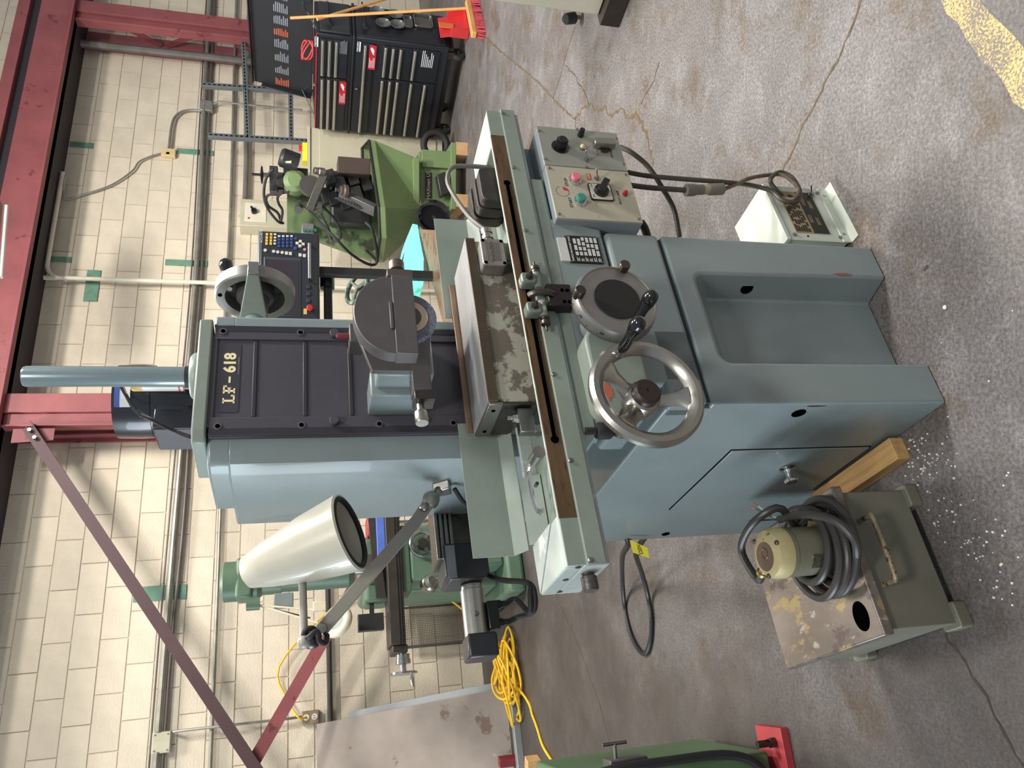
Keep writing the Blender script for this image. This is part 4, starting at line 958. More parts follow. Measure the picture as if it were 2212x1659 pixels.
d = (j1 - j0).normalized(); nrm = V((0, -1, 0)); sd = d.cross(nrm)
k1 = GR.Y(900, 1125, YA_)
k1 = V((k1.x, YA_, k1.z))
G().obox((k1 + j1) / 2, (j1 - k1) / 2, nrm * .006, (j1 - k1).normalized().cross(nrm) * .0145).obox((j0 + k1) / 2, (k1 - j0) / 2 * 1.1, nrm * .006, (k1 - j0).normalized().cross(nrm) * .0145).o('arm', LA, lp, bev=.002)
for p, r_ in ((j0, .021), (j0 + d * .03 + V((0, -.004, 0)), .011), (j1 - d * .006 + V((0, -.003, 0)), .013)):
    G().lathe([(r_, .008), (r_, -.006), (r_ * .8, -.011), (r_ * .3, -.013)], p, (0, 1, 0), 28).o('joint_rivet', ALU, lp)
rb = GR.Y(657, 1386, YA_ - .03); rt = GR.Y(654, 1272, YA_ - .03); rb = V((rb.x, YA_ - .03, rb.z)); rt = V((rt.x, YA_ - .03, rt.z))
G().ball(rb, .0145).o('ball_joint', LA, lp)
G().cyl(rb, rt + (rt - rb) * .25, .0085).o('rod', LA, lp)
kn = GR.Y(673, 1383, YA_ - .02); G().ball((kn.x, YA_ - .02, kn.z), .019).o('swivel', STEELD, lp)
pts = [GR.Y(*p, YA_ - .02 + dy) for p, dy in (((690, 1375), .01), ((676, 1358), -.015), ((660, 1362), -.02), ((656, 1380), -.01), ((668, 1376), -.025), ((684, 1364), -.025), ((690, 1385), -.02), ((703, 1388), 0), ((706, 1372), .02))]
G().tube(pts, .0062, 8).o('flex_cord', BLACKM, lp)
# shade: axis roughly along the photo's picture, tilted
a_ = GR.Y(527, 1226, YA_ - .05); b_ = GR.Y(752, 1172, YA_ - .05)
a_ = V((a_.x, YA_ - .01, a_.z)); b_ = V((b_.x, YA_ - .115, b_.z))
ax = b_ - a_; Ls = ax.length
G().lathe([(r_ * .87, h_) for r_, h_ in ((.004, -.002), (.028, 0), (.04, .006), (.057, Ls * .22), (.083, Ls * .62), (.098, Ls * .97), (.1, Ls), (.096, Ls * 1.015), (.088, Ls * 1.01), (.084, Ls * .98), (.07, Ls * .6), (.04, Ls * .1), (.004, Ls * .08))], a_, ax, 56).o('shade', SHD, lp, smooth=50)
G().torus(a_ + ax * 1.0, ax, .0757, .006, 48, 10).o('rubber_ring', BLACKM, lp)
sc_ = GR.Y(718, 1234, YA_ - .15); scr(lp, a_ + ax * .78 + V((-.046, -.062, -.026)), (-.55, -.8, -.3), .006, .006, CHROME)
# ---- lamp cord running down behind the sheet
o = G().tube([GR.w(b0 + V((-.005, 0, -.03))), GR.w(V((-.03, b0.y + .02, b0.z - .06))), GR.w(V((-.06, b0.y - .02, b0.z - .09))), GR.w(V((-.07, b0.y - .1, b0.z - .12)))], .006, 8).o('lamp_cord', BLACKM); tag(o, 'short black cord running from the lamp bracket down behind the splash sheet', 'cord')

# ---- stowed black steel plates standing in the right end of the table
PLT = mat('blackened_plate', (66, 62, 58), .5, .4, .12, 14, spots=[((110, 106, 98), .68, 20)])
lbs = ('rearmost dark steel plate of the row standing on the table end', 'middle dark steel plate of the row standing on the table end', 'front dark steel plate of the row standing on the table end')
xa_, xb_ = .60, .715
for i in range(3):
    y0_ = .125 - i * .034
    o = G().prism(rrect(xa_, xb_, .9995, 1.079 - .004 * i, .02, 5), 'y', y0_ - .029, y0_).o('steel_plate', PLT, frame=GR, bev=.002); tag(o, lbs[i], 'steel plate', 'dark plates standing on the grinder table')

# ---- coolant tank
TZ = .25
tA, tB, tD = fl(1912, 1372, TZ), fl(1705, 1465, TZ), fl(1795, 1050, TZ)
rz_t = math.atan2((tD - tA).y, (tD - tA).x)
TK = Frame((tA.x, tA.y, 0), rz_t)       # x along the handle face, y away from the viewer
tw_, td_ = TK.loc(tD).x, TK.loc(tB).y
tk = empty('coolant_tank', TK); tag(tk, 'worn grey green coolant tank with pump standing left of the grinder', 'coolant tank')
TKM = mat('worn_olive_tank_paint', (116, 114, 100), .5, .1, .06, 6, spots=[((150, 136, 92), .73, 8), ((84, 60, 54), .76, 5)])
LIDM = mat('scuffed_lid_metal', (132, 122, 112), .36, .4, .16, 6, spots=[((168, 150, 104), .55, 16), ((100, 88, 84), .56, 9), ((176, 168, 160), .6, 22)], stretch=(1, .5, 1))
G().box(.012, tw_ - .012, .014, td_ - .012, .03, TZ - .02).o('tank_body', TKM, tk, bev=.004)
G().box(0, tw_, 0, td_, TZ - .028, TZ).o('tank_lid', LIDM, tk, bev=.004)
for fx in (.03, tw_ - .03):
    for fy in (.03, td_ - .03): G().prism(rrect(fx - .03, fx + .03, fy - .03, fy + .03, .008), 'z', 0, .036).o('foot', TKM, tk, bev=.003)
hq = TK.Z(1860, 1331, TZ)
G().lathe([(1, 0), (1, .0012)], (0, 0, 0), (0, 0, 1), 40)
g = G(); pts_ = [(hq.x + .034 * math.cos(t) , hq.y + .026 * math.sin(t)) for t in [2 * math.pi * i / 40 for i in range(40)]]
g.prism(pts_, 'z', TZ - .01, TZ + .0008).o('filler_hole', HOLE, tk)
def hp(x, y): q = TK.Y(x, y, -.03); return V((q.x, -.035, q.z))
h0, h1, h2, h3 = TK.Y(1838, 1124, .014), hp(1878, 1113), hp(1936, 1252), TK.Y(1895, 1283, .014)
h1.z = (h1.z + h2.z) / 2; h2.z = h1.z
G().tube([(h0.x, .016, h0.z), (h1.x - .0, -.0, h1.z + .012), (h1.x, -.035, h1.z), (h1.x - .01, -.036, h1.z), (h2.x + .01, -.036, h2.z), (h2.x, -.035, h2.z), (h3.x, 0, h3.z + .012), (h3.x, .016, h3.z)] if 0 else [(h1.x, .016, h1.z), (h1.x, -.02, h1.z), (h1.x - .012, -.034, h1.z), (h2.x + .012, -.034, h1.z), (h2.x, -.02, h1.z), (h2.x, .016, h1.z)], .0065, 10, sub=5).o('tank_handle', mat('chipped_handle', (138, 126, 98), .5, .3, .2, 60, spots=[((74, 60, 50), .56, 60)]), tk)
# pump on the lid
PM = mat('pump_olive_paint', (120, 118, 100), .4, .15, .06, 10, spots=[((196, 184, 130), .66, 10)])
PMT = mat('pump_rusty_cap', (186, 172, 126), .5, .15, .1, 10, spots=[((110, 92, 70), .62, 22)])
pq = TK.Z(1800, 1186, TZ); 
pmp = V((pq.x, pq.y, TZ)); hpmp = .19; pr_ = .058
G().lathe([(.062, 0), (.062, .008), (.05, .012), (.045, .02)], pmp, (0, 0, 1), 36).o('pump_flange', STEELD, tk)
G().lathe([(pr_, .015), (pr_, hpmp * .72), (pr_ * 1.03, hpmp * .725), (pr_ * 1.03, hpmp * .78)], pmp, (0, 0, 1), 36).o('pump_motor', PM, tk)
G().lathe([(pr_ * 1.04, hpmp * .78), (pr_ * 1.04, hpmp * .9), (pr_ * .93, hpmp * .97), (pr_ * .7, hpmp), (0, hpmp)], pmp, (0, 0, 1), 36).o('pump_cap', PMT, tk)
G().lathe([(.0, -.003), (.036, -.003), (.034, .0012), (.0, .0014)], pmp + V((-.006, .004, hpmp)), (0, 0, 1), 28).o('rust_patch', mat('rusty_cap_centre', (104, 84, 70), .6, .2, .1, 20, spots=[((150, 134, 96), .64, 30)]), tk)
G().torus(pmp + V((0, 0, hpmp + .0014)), (0, 0, 1), .012, .0012, 24, 6).o('cap_ring', STEELD, tk)
for a in (40, 160, 280): scr(tk, pmp + V((math.cos(R_(a)) * pr_ * .9, math.sin(R_(a)) * pr_ * .9, hpmp * .975)), (0, 0, 1), .006, .005, STEELD)
vd = TK.loc(CAM) - pmp; va = math.atan2(vd.y, vd.x); g = G()
for i in range(6):
    t0, t1 = va - .75 + i * .1, va - .75 + (i + 1) * .1; r_ = pr_ + .0008
    P = lambda t, z: (pmp.x + r_ * math.cos(t), pmp.y + r_ * math.sin(t), TZ + z)
    g.add([P(t0, .055), P(t1, .055), P(t1, .1), P(t0, .1)], [(0, 1, 2, 3)])
g.o('pump_data_plate', mat('pump_plate', (88, 86, 78), .4, .5, .3, 200), tk)
o1 = TK.Z(1762, 1157, TZ + .06)
od = V((math.cos(va + 1.0), math.sin(va + 1.0), 0))
G().cyl(pmp + V((0, 0, .035)), pmp + od * (pr_ + .022) + V((0, 0, .035)), .011).cyl(pmp + od * (pr_ + .016) + V((0, 0, .03)), pmp + od * (pr_ + .016) + V((0, 0, .062)), .0115, n=6).cyl(pmp + od * (pr_ + .016) + V((0, 0, .062)), pmp + od * (pr_ + .016) + V((0, 0, .085)), .007).o('outlet_elbow', mat('brass_fitting', (150, 128, 84), .4, .7), tk)
dwv = V((-.75, .66, 0)); gd_ = V((dwv.dot(TK.x), dwv.dot(TK.y), 0))
G().lathe([(.013, 0), (.013, .008), (.011, .009), (.011, .02), (.014, .021), (.014, .03)], pmp + gd_ * (pr_ - .004) + V((0, 0, hpmp * .86)), gd_, 18).o('cable_gland', _m['brass_fitting'], tk)
# ---- black pump cable coiled round the pump
cc_ = TK.Z(1785, 1182, TZ + .02)
rd = random.Random(21); pts = []
turns = 5; n_ = 14
start = pmp + gd_ * (pr_ + .03) + V((0, 0, hpmp * .86))
pts += [start - gd_ * .01, start + gd_ * .02, TK.Z(1603, 1195, TZ + .17), TK.Z(1610, 1155, TZ + .18), TK.Z(1640, 1118, TZ + .17), TK.Z(1690, 1100, TZ + .12)]
cen = V((cc_.x, cc_.y, 0))
for i in range(turns * n_):
    a = -2 * math.pi * i / n_ + 1.2; lay = i // n_
    r_ = .092 + .016 * math.sin(i * .37) + (.012 if lay % 2 else -.004)
    r_ = max(r_, .078)
    z = TZ + .014 + .013 * lay + .004 * math.sin(i * .9)
    pts.append(cen + V((math.cos(a) * r_ * 1.05 + .006 * math.sin(lay * 2.1), math.sin(a) * r_ * .95 + .008 * math.cos(lay * 1.7), z)))
last = pts[-1]
e = TK.X(1650, 1090, tw_ + .0) 
tail = [TK.Z(1852, 1200, TZ + .055), TK.Z(1845, 1165, TZ + .07), TK.Z(1805, 1126, TZ + .09), TK.Z(1755, 1112, TZ + .11), TK.Z(1712, 1115, TZ + .12), TK.Z(1684, 1122, TZ + .12)]
hos = G().tube([TK.w(p) for p in pts], .0098, 10, sub=4).tube([TK.w(p) for p in tail], .0098, 10, sub=5).o('pump_cable', mat('grey_black_cable', (58, 56, 54), .42, 0, .08, 14)); tag(hos, 'thick black cable coiled around the pump on the coolant tank', 'cable')
tip = TK.w(tail[-1])
for k, (c_, dv) in enumerate((((40, 120, 84), (.02, .05, .035)), ((30, 30, 32), (-.012, .06, .03)), ((190, 186, 176), (.03, .03, .04)))):
    G().tube([tip, tip + V(dv) * .5 + V((0, 0, .004)), tip + V(dv)], .0022, 6).o('wire', mat('wire%d' % k, c_, .5), hos)
    G().cyl(tip + V(dv), tip + V(dv) * 1.3 if 0 else tip + V(dv) + V(dv) * .25, .0018, n=6).o('bare_copper', mat('copper', (186, 120, 84), .35, .8), hos)

# ---- wood offcut against the base
wa = fl(1969, 990); wdir = GR.y
WOOD = mat('pale_lumber', (198, 158, 104), .65, 0, .12, 4, stretch=(14, 1.5, 14), spots=[((140, 100, 66), .70, 6)])
WF = Frame((wa.x, wa.y, 0), GR.rz)
o = G().box(0, .06, 0, .36, .0, .042).o('wood_offcut', WOOD, frame=WF, bev=.002); tag(o, 'short piece of pale lumber lying on the floor against the grinder base', 'wood')

# ---- white transformer box on the floor right of the base
TF = Frame(fl(1856, 508), GR.rz + R_(2))
tr = empty('transformer_box', TF); tag(tr, 'white transformer box with data plate on the floor right of the grinder', 'transformer')
ql = TF.Y(1795, 393); TWd = ql.x
tz = TF.Y(1700, 520, .035).z
WM = mat('pale_mint_paint', (186, 192, 180), .35, 0, .03, 8, spots=[((120, 112, 100), .78, 40)])
G().box(0, TWd, .0, .03, 0, .004).box(0, TWd, .028, .032, 0, .03).o('mounting_flange', WM, tr, bev=.001)
G().box(.004, TWd - .004, .034, .20, .01, tz).o('case', WM, tr, bev=.003)
fpn = G().box(.0, TWd, .031, .035, .012, tz - .014).o('front_panel', WM, tr, bev=.001)
G().box(-.002, TWd + .002, .028, .205, tz - .012, tz + .002).o('lid', WM, tr, bev=.002)
a = TF.Y(1685, 437, .031); b = TF.Y(1795, 507, .031)
dpx0, dpx1, dpz0, dpz1 = .028, TWd - .022, tz * .30, tz * .82
G().box(dpx0, dpx1, .0295, .031, dpz0, dpz1).o('data_plate', mat('bronze_plate', (164, 146, 108), .4, .4), tr)
rd = random.Random(3); g = G()
hz = dpz0 + (dpz1 - dpz0) * .46
g.box(dpx0, dpx1, .0288, .0296, dpz0, hz)
for r in range(6):
    z = hz + .008 + r * (dpz1 - hz - .01) / 6; x = dpx0 + .004
    while x < dpx1 - .02:
        w_ = rd.uniform(.008, .03); g.box(x, min(x + w_, dpx1 - .003), .0288, .0296, z, z + .006); x += w_ + rd.uniform(.004, .012)
g.o('plate_print', mat('plate_black', (30, 28, 26), .4), tr, smooth=0)
g = G()
for i, (x, z) in enumerate(((.2, .3), (.6, .3), (.25, .72), (.66, .7))):
    cx_, cz_ = dpx0 + (dpx1 - dpx0) * x, dpz0 + (hz - dpz0) * z
    for k in range(3): g.box(cx_, cx_ + .03, .0282, .0289, cz_ + k * .004, cz_ + k * .004 + .0012)
g.o('plate_diagram', _m['bronze_plate'], tr, smooth=0)
for x, z in ((.018, tz * .86), (TWd - .018, tz * .86), (.018, tz * .16), (.03, tz * .08), (TWd - .018, tz * .16), (TWd - .03, tz * .08)): scr(tr, (x, .031, z), (0, -1, 0), .006, .004)
G().lathe([(.003, 0), (.003, .0008)], (.016, .031, tz * .66), (0, -1, 0), 12).o('vent_hole', HOLE, tr)
G().lathe([(.011, 0), (.011, .004), (.007, .005), (.007, .01)], (TWd - .03, .031, tz * .3), (0, -1, 0), 6).o('toggle_nut', STEEL, tr)
G().lathe([(.0025, 0), (.0036, .026), (.0036, .03), (.001, .032)], (TWd - .03, .022, tz * .3), (.3, -1, .55), 12).o('toggle_lever', CHROME, tr)
# ---- cables between control box, connector, transformer and isolator
CB = mat('brown_black_cable', (62, 56, 48), .5, 0, .1, 16)
def cable(name, pts, r, label, m=CB, cat='cable', sub=6): o = G().tube(pts, r, 10, sub=sub).o(name, m); return tag(o, label, cat)
def gp_(x, y, d): return GR.w(GR.Y(x, y, d))
def tp_(x, y, d): return TF.w(TF.Y(x, y, d))
cable('power_cable', [gp_(1340, 318, .06), gp_(1365, 330, .05), gp_(1400, 360, .06), gp_(1430, 405, .08), gp_(1455, 450, .11), gp_(1465, 495, .13), gp_(1468, 512, .14)], .0072, 'dark cable arching from the grey control box down to the isolator switch')
cable('power_cable', [gp_(1355, 372, .05), gp_(1400, 380, .045), gp_(1480, 387, .03), gp_(1560, 393, .02), tp_(1620, 400, .02), tp_(1665, 412, .012), tp_(1690, 432, .005), tp_(1720, 436, -.0), tp_(1728, 415, .0), tp_(1712, 385, .01), tp_(1685, 372, .015), tp_(1665, 385, .01), tp_(1668, 400, .02), tp_(1690, 425, .03)], .0066, 'dark cable looping from the control box onto the transformer front')
cable('power_cable', [gp_(1360, 400, .05), gp_(1400, 405, .045), gp_(1440, 408, .04), gp_(1482, 411, .035)], .0072, 'dark cable from the control box to the inline plug connector')
cable('power_cable', [gp_(1564, 409, .03), gp_(1590, 398, .03), gp_(1620, 385, .02), tp_(1660, 378, .02), tp_(1690, 378, .01), tp_(1715, 395, .004), tp_(1725, 412, -.004), tp_(1715, 430, -.004), tp_(1690, 428, .025)], .0058, 'brown frayed cable from the plug connector to the transformer', mat('brown_frayed_cable', (92, 78, 62), .6, 0, .2, 40))
cn = empty('plug_connector'); tag(cn, 'grey inline plug connector hanging between the control box and transformer', 'connector')
p0, p1 = gp_(1480, 411, .035), gp_(1564, 408, .03)
CNM = mat('connector_grey', (104, 100, 90), .55); d = (p1 - p0).normalized(); L = (p1 - p0).length
cn.location = (p0 + p1) / 2
z_ = -(p1 - p0) / 2
G().lathe([(.010, 0), (.0165, .002), (.0165, L * .22), (.014, L * .3), (.014, L * .45)], z_, d, 20).o('plug_half', CNM, cn)
G().lathe([(.0135, L * .4), (.0135, L * .62)], z_, d, 20).o('tape_band', mat('tape_tan', (150, 142, 112), .5), cn)
G().lathe([(.0145, L * .58), (.0165, L * .62), (.0165, L * .96), (.008, L)], z_, d, 20).o('socket_half', CNM, cn)
cable('power_cable', [gp_(1384, 480, .1), gp_(1392, 492, .11), gp_(1398, 510, .13), gp_(1400, 530, .16)], .011, 'fat black cable stub behind the corner of the control box', BLACKM)
# ---- hanging power lead with yellow tag at the left rear of the base
ld = [GR.w(V((.04, .905, .5))), GR.w(V((-.0, .905, .485))), fl(1345, 1200, .30), fl(1344, 1240, .10), fl(1348, 1300, .014), fl(1362, 1370, .012), fl(1388, 1412, .012), fl(1403, 1392, .012), fl(1407, 1340, .012), fl(1398, 1280, .03), fl(1384, 1230, .14), fl(1374, 1195, .30), GR.w(V((.02, .905, .42)))]
lead = cable('power_lead', ld, .0105, 'long black power lead looping over the floor behind the grinder', mat('black_lead', (28, 30, 30), .45))
tg = empty('paper_tag'); tag(tg, 'yellow paper tag marked 220V hanging on the black power lead', 'tag')
tp = [hit(*p, GR.w(V((-.03, .84, .4))), V((0, 1, 0))) for p in ((1360, 1166), (1398, 1183), (1403, 1206), (1368, 1194))]
tg.location = tp[0]
g = G(); P = [p - tp[0] for p in tp]; nn = (P[1] - P[0]).cross(P[3] - P[0]).normalized() * .0006
g.add([p - nn for p in P] + [p + nn for p in P], [(0, 1, 2, 3), (7, 6, 5, 4), (0, 4, 5, 1), (1, 5, 6, 2), (2, 6, 7, 3), (3, 7, 4, 0)]).o('tag_paper', mat('yellow_paper', (238, 222, 70), .6), tg)
ctr = (P[0] + P[1] + P[2] + P[3]) / 4; cdir = (CAM - tg.location).normalized()
rdir = (V((1, 0, 0)) - cdir * cdir.x).normalized()
xax = (P[0] - P[3]); xax = (P[2] - P[1]) * -1 if 0 else (P[0] - P[3])
xa2 = (P[0] - P[3]).normalized(); dn_ = (P[1] - P[0]).normalized()
nv = xa2.cross(-dn_)
if nv.dot(cdir) < 0: xa2 = -xa2; nv = -nv
ya2 = nv.cross(xa2)
text('tag_text', '220V', .017, mat('pen_ink', (70, 66, 40), .6), tg, basis(ctr + cdir * .002, xa2, ya2), ext=.0003)

# ---- white pellets scattered on the floor in front of the tank
rd = random.Random(12); g = G(); PEL = mat('white_pellet', (228, 224, 214), .6)
for i in range(150):
    t = rd.random()
    if i < 60: x, y = rd.gauss(1990, 32), rd.gauss(985, 26)
    elif i < 115: x, y = 1990 + t * 190 + rd.gauss(0, 24), 1010 + t * 260 + rd.gauss(0, 24)
    else: x, y = rd.uniform(1900, 2200), rd.uniform(620, 1400)
    if x < 1962 and y < 1010: continue
    q = fl(x, y); r_ = rd.uniform(.0009, .0022)
    lq = TK.loc(q)
    if 0 < lq.x < tw_ and 0 < lq.y < td_: continue
    g.box(q.x - r_, q.x + r_ * 1.2, q.y - r_, q.y + r_, 0, r_ * 1.4)
o = g.o('pellets', PEL, smooth=0); tag(o, 'tiny white pellets scattered on the floor in front of the tank', 'debris', kind='stuff')
q = fl(2044, 664); o = G().ball((q.x, q.y, .004), .006, 8, (1, .8, .8)).o('paper_scrap', PEL); tag(o, 'small white crumb of paper on the bare floor before the grinder', 'scrap')
# ================================================================ BACKGROUND THINGS
def im(X, Y, ox=500, oy=0, s=.27125): return (ox + X * s, oy + Y * s)
# ---- black tool chest
CH = Frame(fl(974, 290), R_(-58))
BLKM = mat('black_tool_chest_paint', (30, 32, 38), .4, 0, .04, 6); BLKF = mat('black_drawer_front', (26, 28, 34), .38, 0, .04, 6)
REDT = mat('red_trim', (178, 32, 44), .4); PULL = mat('aluminium_pull', (178, 176, 168), .3, .8, .04, 10)
WPR = mat('white_print', (214, 216, 220), .5); GPR = mat('grey_print', (128, 132, 140), .5); OPR = mat('orange_print', (188, 92, 60), .5)
tc_ = empty('tool_chest', CH); tag(tc_, 'tall black tool chest on casters with rows of bright drawer pulls', 'tool chest')
X0, X1, DP = -.10, .985, .50
def cz(x, y): q = CH.Y(x, y); return q.x, q.z
ZS = 1.05; ZT = 1.375
G().box(X0, X1, .012, DP, .17, ZS - .012).o('cabinet_body', BLKM, tc_, bev=.012)
G().prism([(.012, ZS + .005), (DP, ZS + .005), (DP, ZT + .02), (.012, ZT)], 'x', X0 + .01, X1 - .01).o('chest_body', BLKM, tc_, bev=.01)
G().box(X0 - .01, X1 + .01, .0, DP + .01, ZS - .016, ZS + .008).o('middle_rail', BLKM, tc_, bev=.006)
G().box(X0 + .02, X1 - .02, .006, .016, ZT - .004, ZT + .006).o('red_trim', REDT, tc_)
xs = cz(*im(940, 635))[0]; xs2 = cz(*im(1300, 635))[0]
def drawer(x0, x1, zt, zb, zp=None, lbl=None):
    d = G().box(x0, x1, -.004, .014, zb + .003, zt - .003).o('drawer', BLKF, tc_, bev=.003)
    if zp: G().prism([(-.02, zp - .014), (-.004, zp - .018), (-.004, zp + .01), (-.014, zp + .01), (-.022, zp)], 'x', x0 + .015, x1 - .015).o('pull', PULL, d, bev=.001)
    return d
def col(x0, x1, pulls, zend):
    zs = [cz(*im(*p))[1] for p in pulls]; out = []
    for k, z in enumerate(zs):
        zb = zs[k + 1] + .022 if k + 1 < len(zs) else zend
        out.append(drawer(x0, x1, z + .022, zb, z))
    return out
tr_ = col(xs + .006, X1 - .05, [(722, 430), (778, 430), (832, 430)], ZS + .045)
tl_ = col(X0 + .02, xs - .006, [(715, 820), (766, 820), (818, 820)], ZS + .045)
fz = cz(*im(1040, 700))[1]; fd_ = drawer(X0 + .02, X1 - .05, fz + .022, fz - .085, fz)
br_ = col(xs2 + .006, X1 - .05, [(1218, 480), (1278, 485), (1338, 488), (1450, 500)], .25)
bl_ = col(X0 + .02, xs2 - .006, [(1177, 860), (1236, 860), (1294, 865), (1400, 880), (1505, 890)], .25)
def sticker(px0, px1, parent):
    (xa, za), (xb, zb) = cz(*px0), cz(*px1)
    x0, x1 = min(xa, xb), max(xa, xb); z0, z1 = min(za, zb), max(za, zb); y = -.0055
    G().prism(rrect(x0, x1, z0, z1, .008), 'y', y, -.004).o('red_sticker', REDT, parent)
    cx_, czz = x1 - (x1 - x0) * .22, (z0 + z1) / 2; h = z1 - z0
    G().prism([(cx_ - .03, czz - .012), (cx_ - .045, czz - .02), (cx_ - .04, czz - .005), (cx_ - .015, czz + .008), (cx_ + .02, czz + .022), (cx_ + .035, czz + .01), (cx_ + .02, czz - .006), (cx_ + .0, czz - .016)], 'y', y - .0006, y).o('hand_icon', WPR, parent)
    g = G(); rd = random.Random(2)
    for r in range(5): g.box(x0 + .02, x0 + .02 + (x1 - x0) * rd.uniform(.3, .42), y - .0006, y, z0 + h * (.14 + r * .17), z0 + h * (.2 + r * .17))
    g.o('sticker_lines', WPR, parent, smooth=0)
sticker(im(860, 645), im(905, 830), tl_[2]); sticker(im(1100, 355), im(1140, 555), fd_)
def lines(px0, px1, n, parent, m, seed, al=1):
    (xa, za), (xb, zb) = cz(*px0), cz(*px1); x0, x1 = min(xa, xb), max(xa, xb); z0, z1 = min(za, zb), max(za, zb); rd = random.Random(seed); g = G()
    for r in range(n):
        w_ = (x1 - x0) * rd.uniform(.45, 1); z = z1 - (z1 - z0) * (r + .5) / n
        g.box(x0, x0 + w_, -.0052, -.004, z - (z1 - z0) / n * .2, z + (z1 - z0) / n * .2)
    g.o('printed_lines', m, parent, smooth=0)
lines(im(862, 310), im(920, 430), 6, tr_[2], GPR, 5); lines(im(1525, 385), im(1600, 540), 7, br_[3], WPR, 6)
for px in ((677, 330), (1015, 370)):
    x, z = cz(*im(*px)); G().box(x - .05, x + .05, -.0058, -.003, z - .016, z + .016).o('badge', WPR, tc_, bev=.001); G().box(x - .047, x + .047, -.0062, -.0055, z - .004, z + .013).o('badge_field', BLACK, tc_)
    text('badge_text', 'KIRKLAND', .016, WPR, tc_, face((x, -.0064, z + .005)), ext=.0003)
for px in ((660, 675), (995, 705)):
    x, z = cz(*im(*px)); G().lathe([(.012, 0), (.012, .006), (.009, .007)], (x, .004, z), (0, -1, 0), 16).o('lock', CHROME, tc_)
# open lid leaning back
LY = DP - .02
lid0 = ZT + .03; lid1 = CH.Y(548, 150, LY + .12).z
lx0, lx1 = X0 + .04, X1 + .03
lm = basis((0, LY, lid0), (1, 0, 0), (0, .24, 1)); hL = (lid1 - lid0) * 1.03
ld_ = empty('chest_lid'); ld_.parent = tc_
ldm = G().box(lx0, lx1, 0, hL, -.012, .0); ldm.box(lx0, lx0 + .012, 0, hL * .86, 0, .06).box(lx1 - .012, lx1, 0, hL * .86, 0, .06).box(lx0, lx1, hL, hL + .012, 0, .05)
ob = ldm.o('lid_shell', BLKM, ld_, bev=.004); ob.data.transform(lm)
def lidprint(a, b, m, seed, nm, up=True):
    rd = random.Random(seed); g = G(); n = 8
    x0 = lx0 + (lx1 - lx0) * a; x1 = lx0 + (lx1 - lx0) * b
    for r in range(n):
        y = hL * (.62 - r * .03); g.box(x0, x0 + (x1 - x0) * rd.uniform(.5, .98), y - hL * .008, y + hL * .008, 0, .0012)
    o = g.o(nm, m, ld_, smooth=0); o.data.transform(lm)
for k, (a, b, m) in enumerate(((.03, .14, OPR), (.16, .27, GPR), (.29, .41, GPR), (.43, .54, GPR), (.555, .64, OPR), (.665, .765, WPR if 0 else GPR), (.78, .885, GPR), (.90, 1., GPR))): lidprint(a - .0, b - .01, m, 30 + k, 'lid_print')
for x in (lx0 + .03, lx1 - .08):
    G().cyl((x, LY + .04, lid0 + .1), (x, .12, ZT + .0), .006, n=8).o('gas_strut', CHROME, ld_)
# red air hose curled on the open tray
o = G().tube([CH.w((.72 + .09 * math.cos(t) * (1 + .15 * math.sin(3 * t)), .1 + .05 * math.sin(t), ZT + .03 + .05 * (1 + math.sin(t * .9)))) for t in [i * .5 for i in range(34)]], .007, 8, sub=3).o('red_hose', mat('red_hose', (206, 66, 66), .45)); tag(o, 'coiled red hose lying in the open top of the tool chest', 'hose')
# right flank of the chest, casters
G().box(X1 + .0, X1 + .012, .02, DP - .02, .2, ZS - .03).o('side_panel', BLKM, tc_, bev=.006)
G().prism([(.03, ZS + .03), (DP - .03, ZS + .03), (DP - .03, ZT - .02), (.03, ZT - .03)], 'x', X1 - .008, X1 + .014).o('side_handle_panel', mat('chest_side_grey', (44, 46, 50), .5), tc_, bev=.006)
for x in (X0 + .1, X1 - .1):
    for y in (.07, DP - .07):
        G().cyl((x - .02, y, .065), (x + .02, y, .065), .065, n=28).o('caster_wheel', BLACKM, tc_)
        G().box(x - .035, x + .035, y - .04, y + .05, .1, .172).o('caster_fork', STEELD, tc_, bev=.003)
        G().cyl((x - .037, y, .065), (x + .037, y, .065), .015, n=12).o('axle', STEEL, tc_)
G().box(X0 + .03, X1 - .03, .05, DP - .03, .12, .18).o('caster_frame', BLACKM, tc_)
# magnetic parts trays stuck on the right flank
XS = X1 + .014
def sp_(X, Y): return CH.X(*im(X, Y), XS)
TRY = mat('stainless_tray', (150, 150, 148), .25, .9, .05, 10)
for k, (px, lb) in enumerate((((1162, 108), 'round magnetic parts bowl highest on the chest flank'), ((1208, 202), 'round magnetic parts bowl below the highest bowl, nearest the drawers'), ((1306, 132), 'round magnetic parts bowl beside the broom handle, left of the narrow tray'), ((1322, 213), 'round magnetic parts bowl just above the narrow tray'))):
    q = sp_(*px); q.x = XS; e = empty('parts_bowl', loc=CH.w(q), rz=CH.rz); tag(e, lb, 'bowl', 'magnetic bowls on the tool chest')
    G().lathe([(.03, 0), (.052, .012), (.066, .03), (.07, .031), (.066, .033), (.05, .015), (.03, .004), (0, .004)], (0, 0, 0), (1, 0, 0), 32).o('bowl', TRY, e)
    G().lathe([(.032, -.001), (.032, .0005)], (0, 0, 0), (1, 0, 0), 20).o('magnet_foot', BLACKM, e)
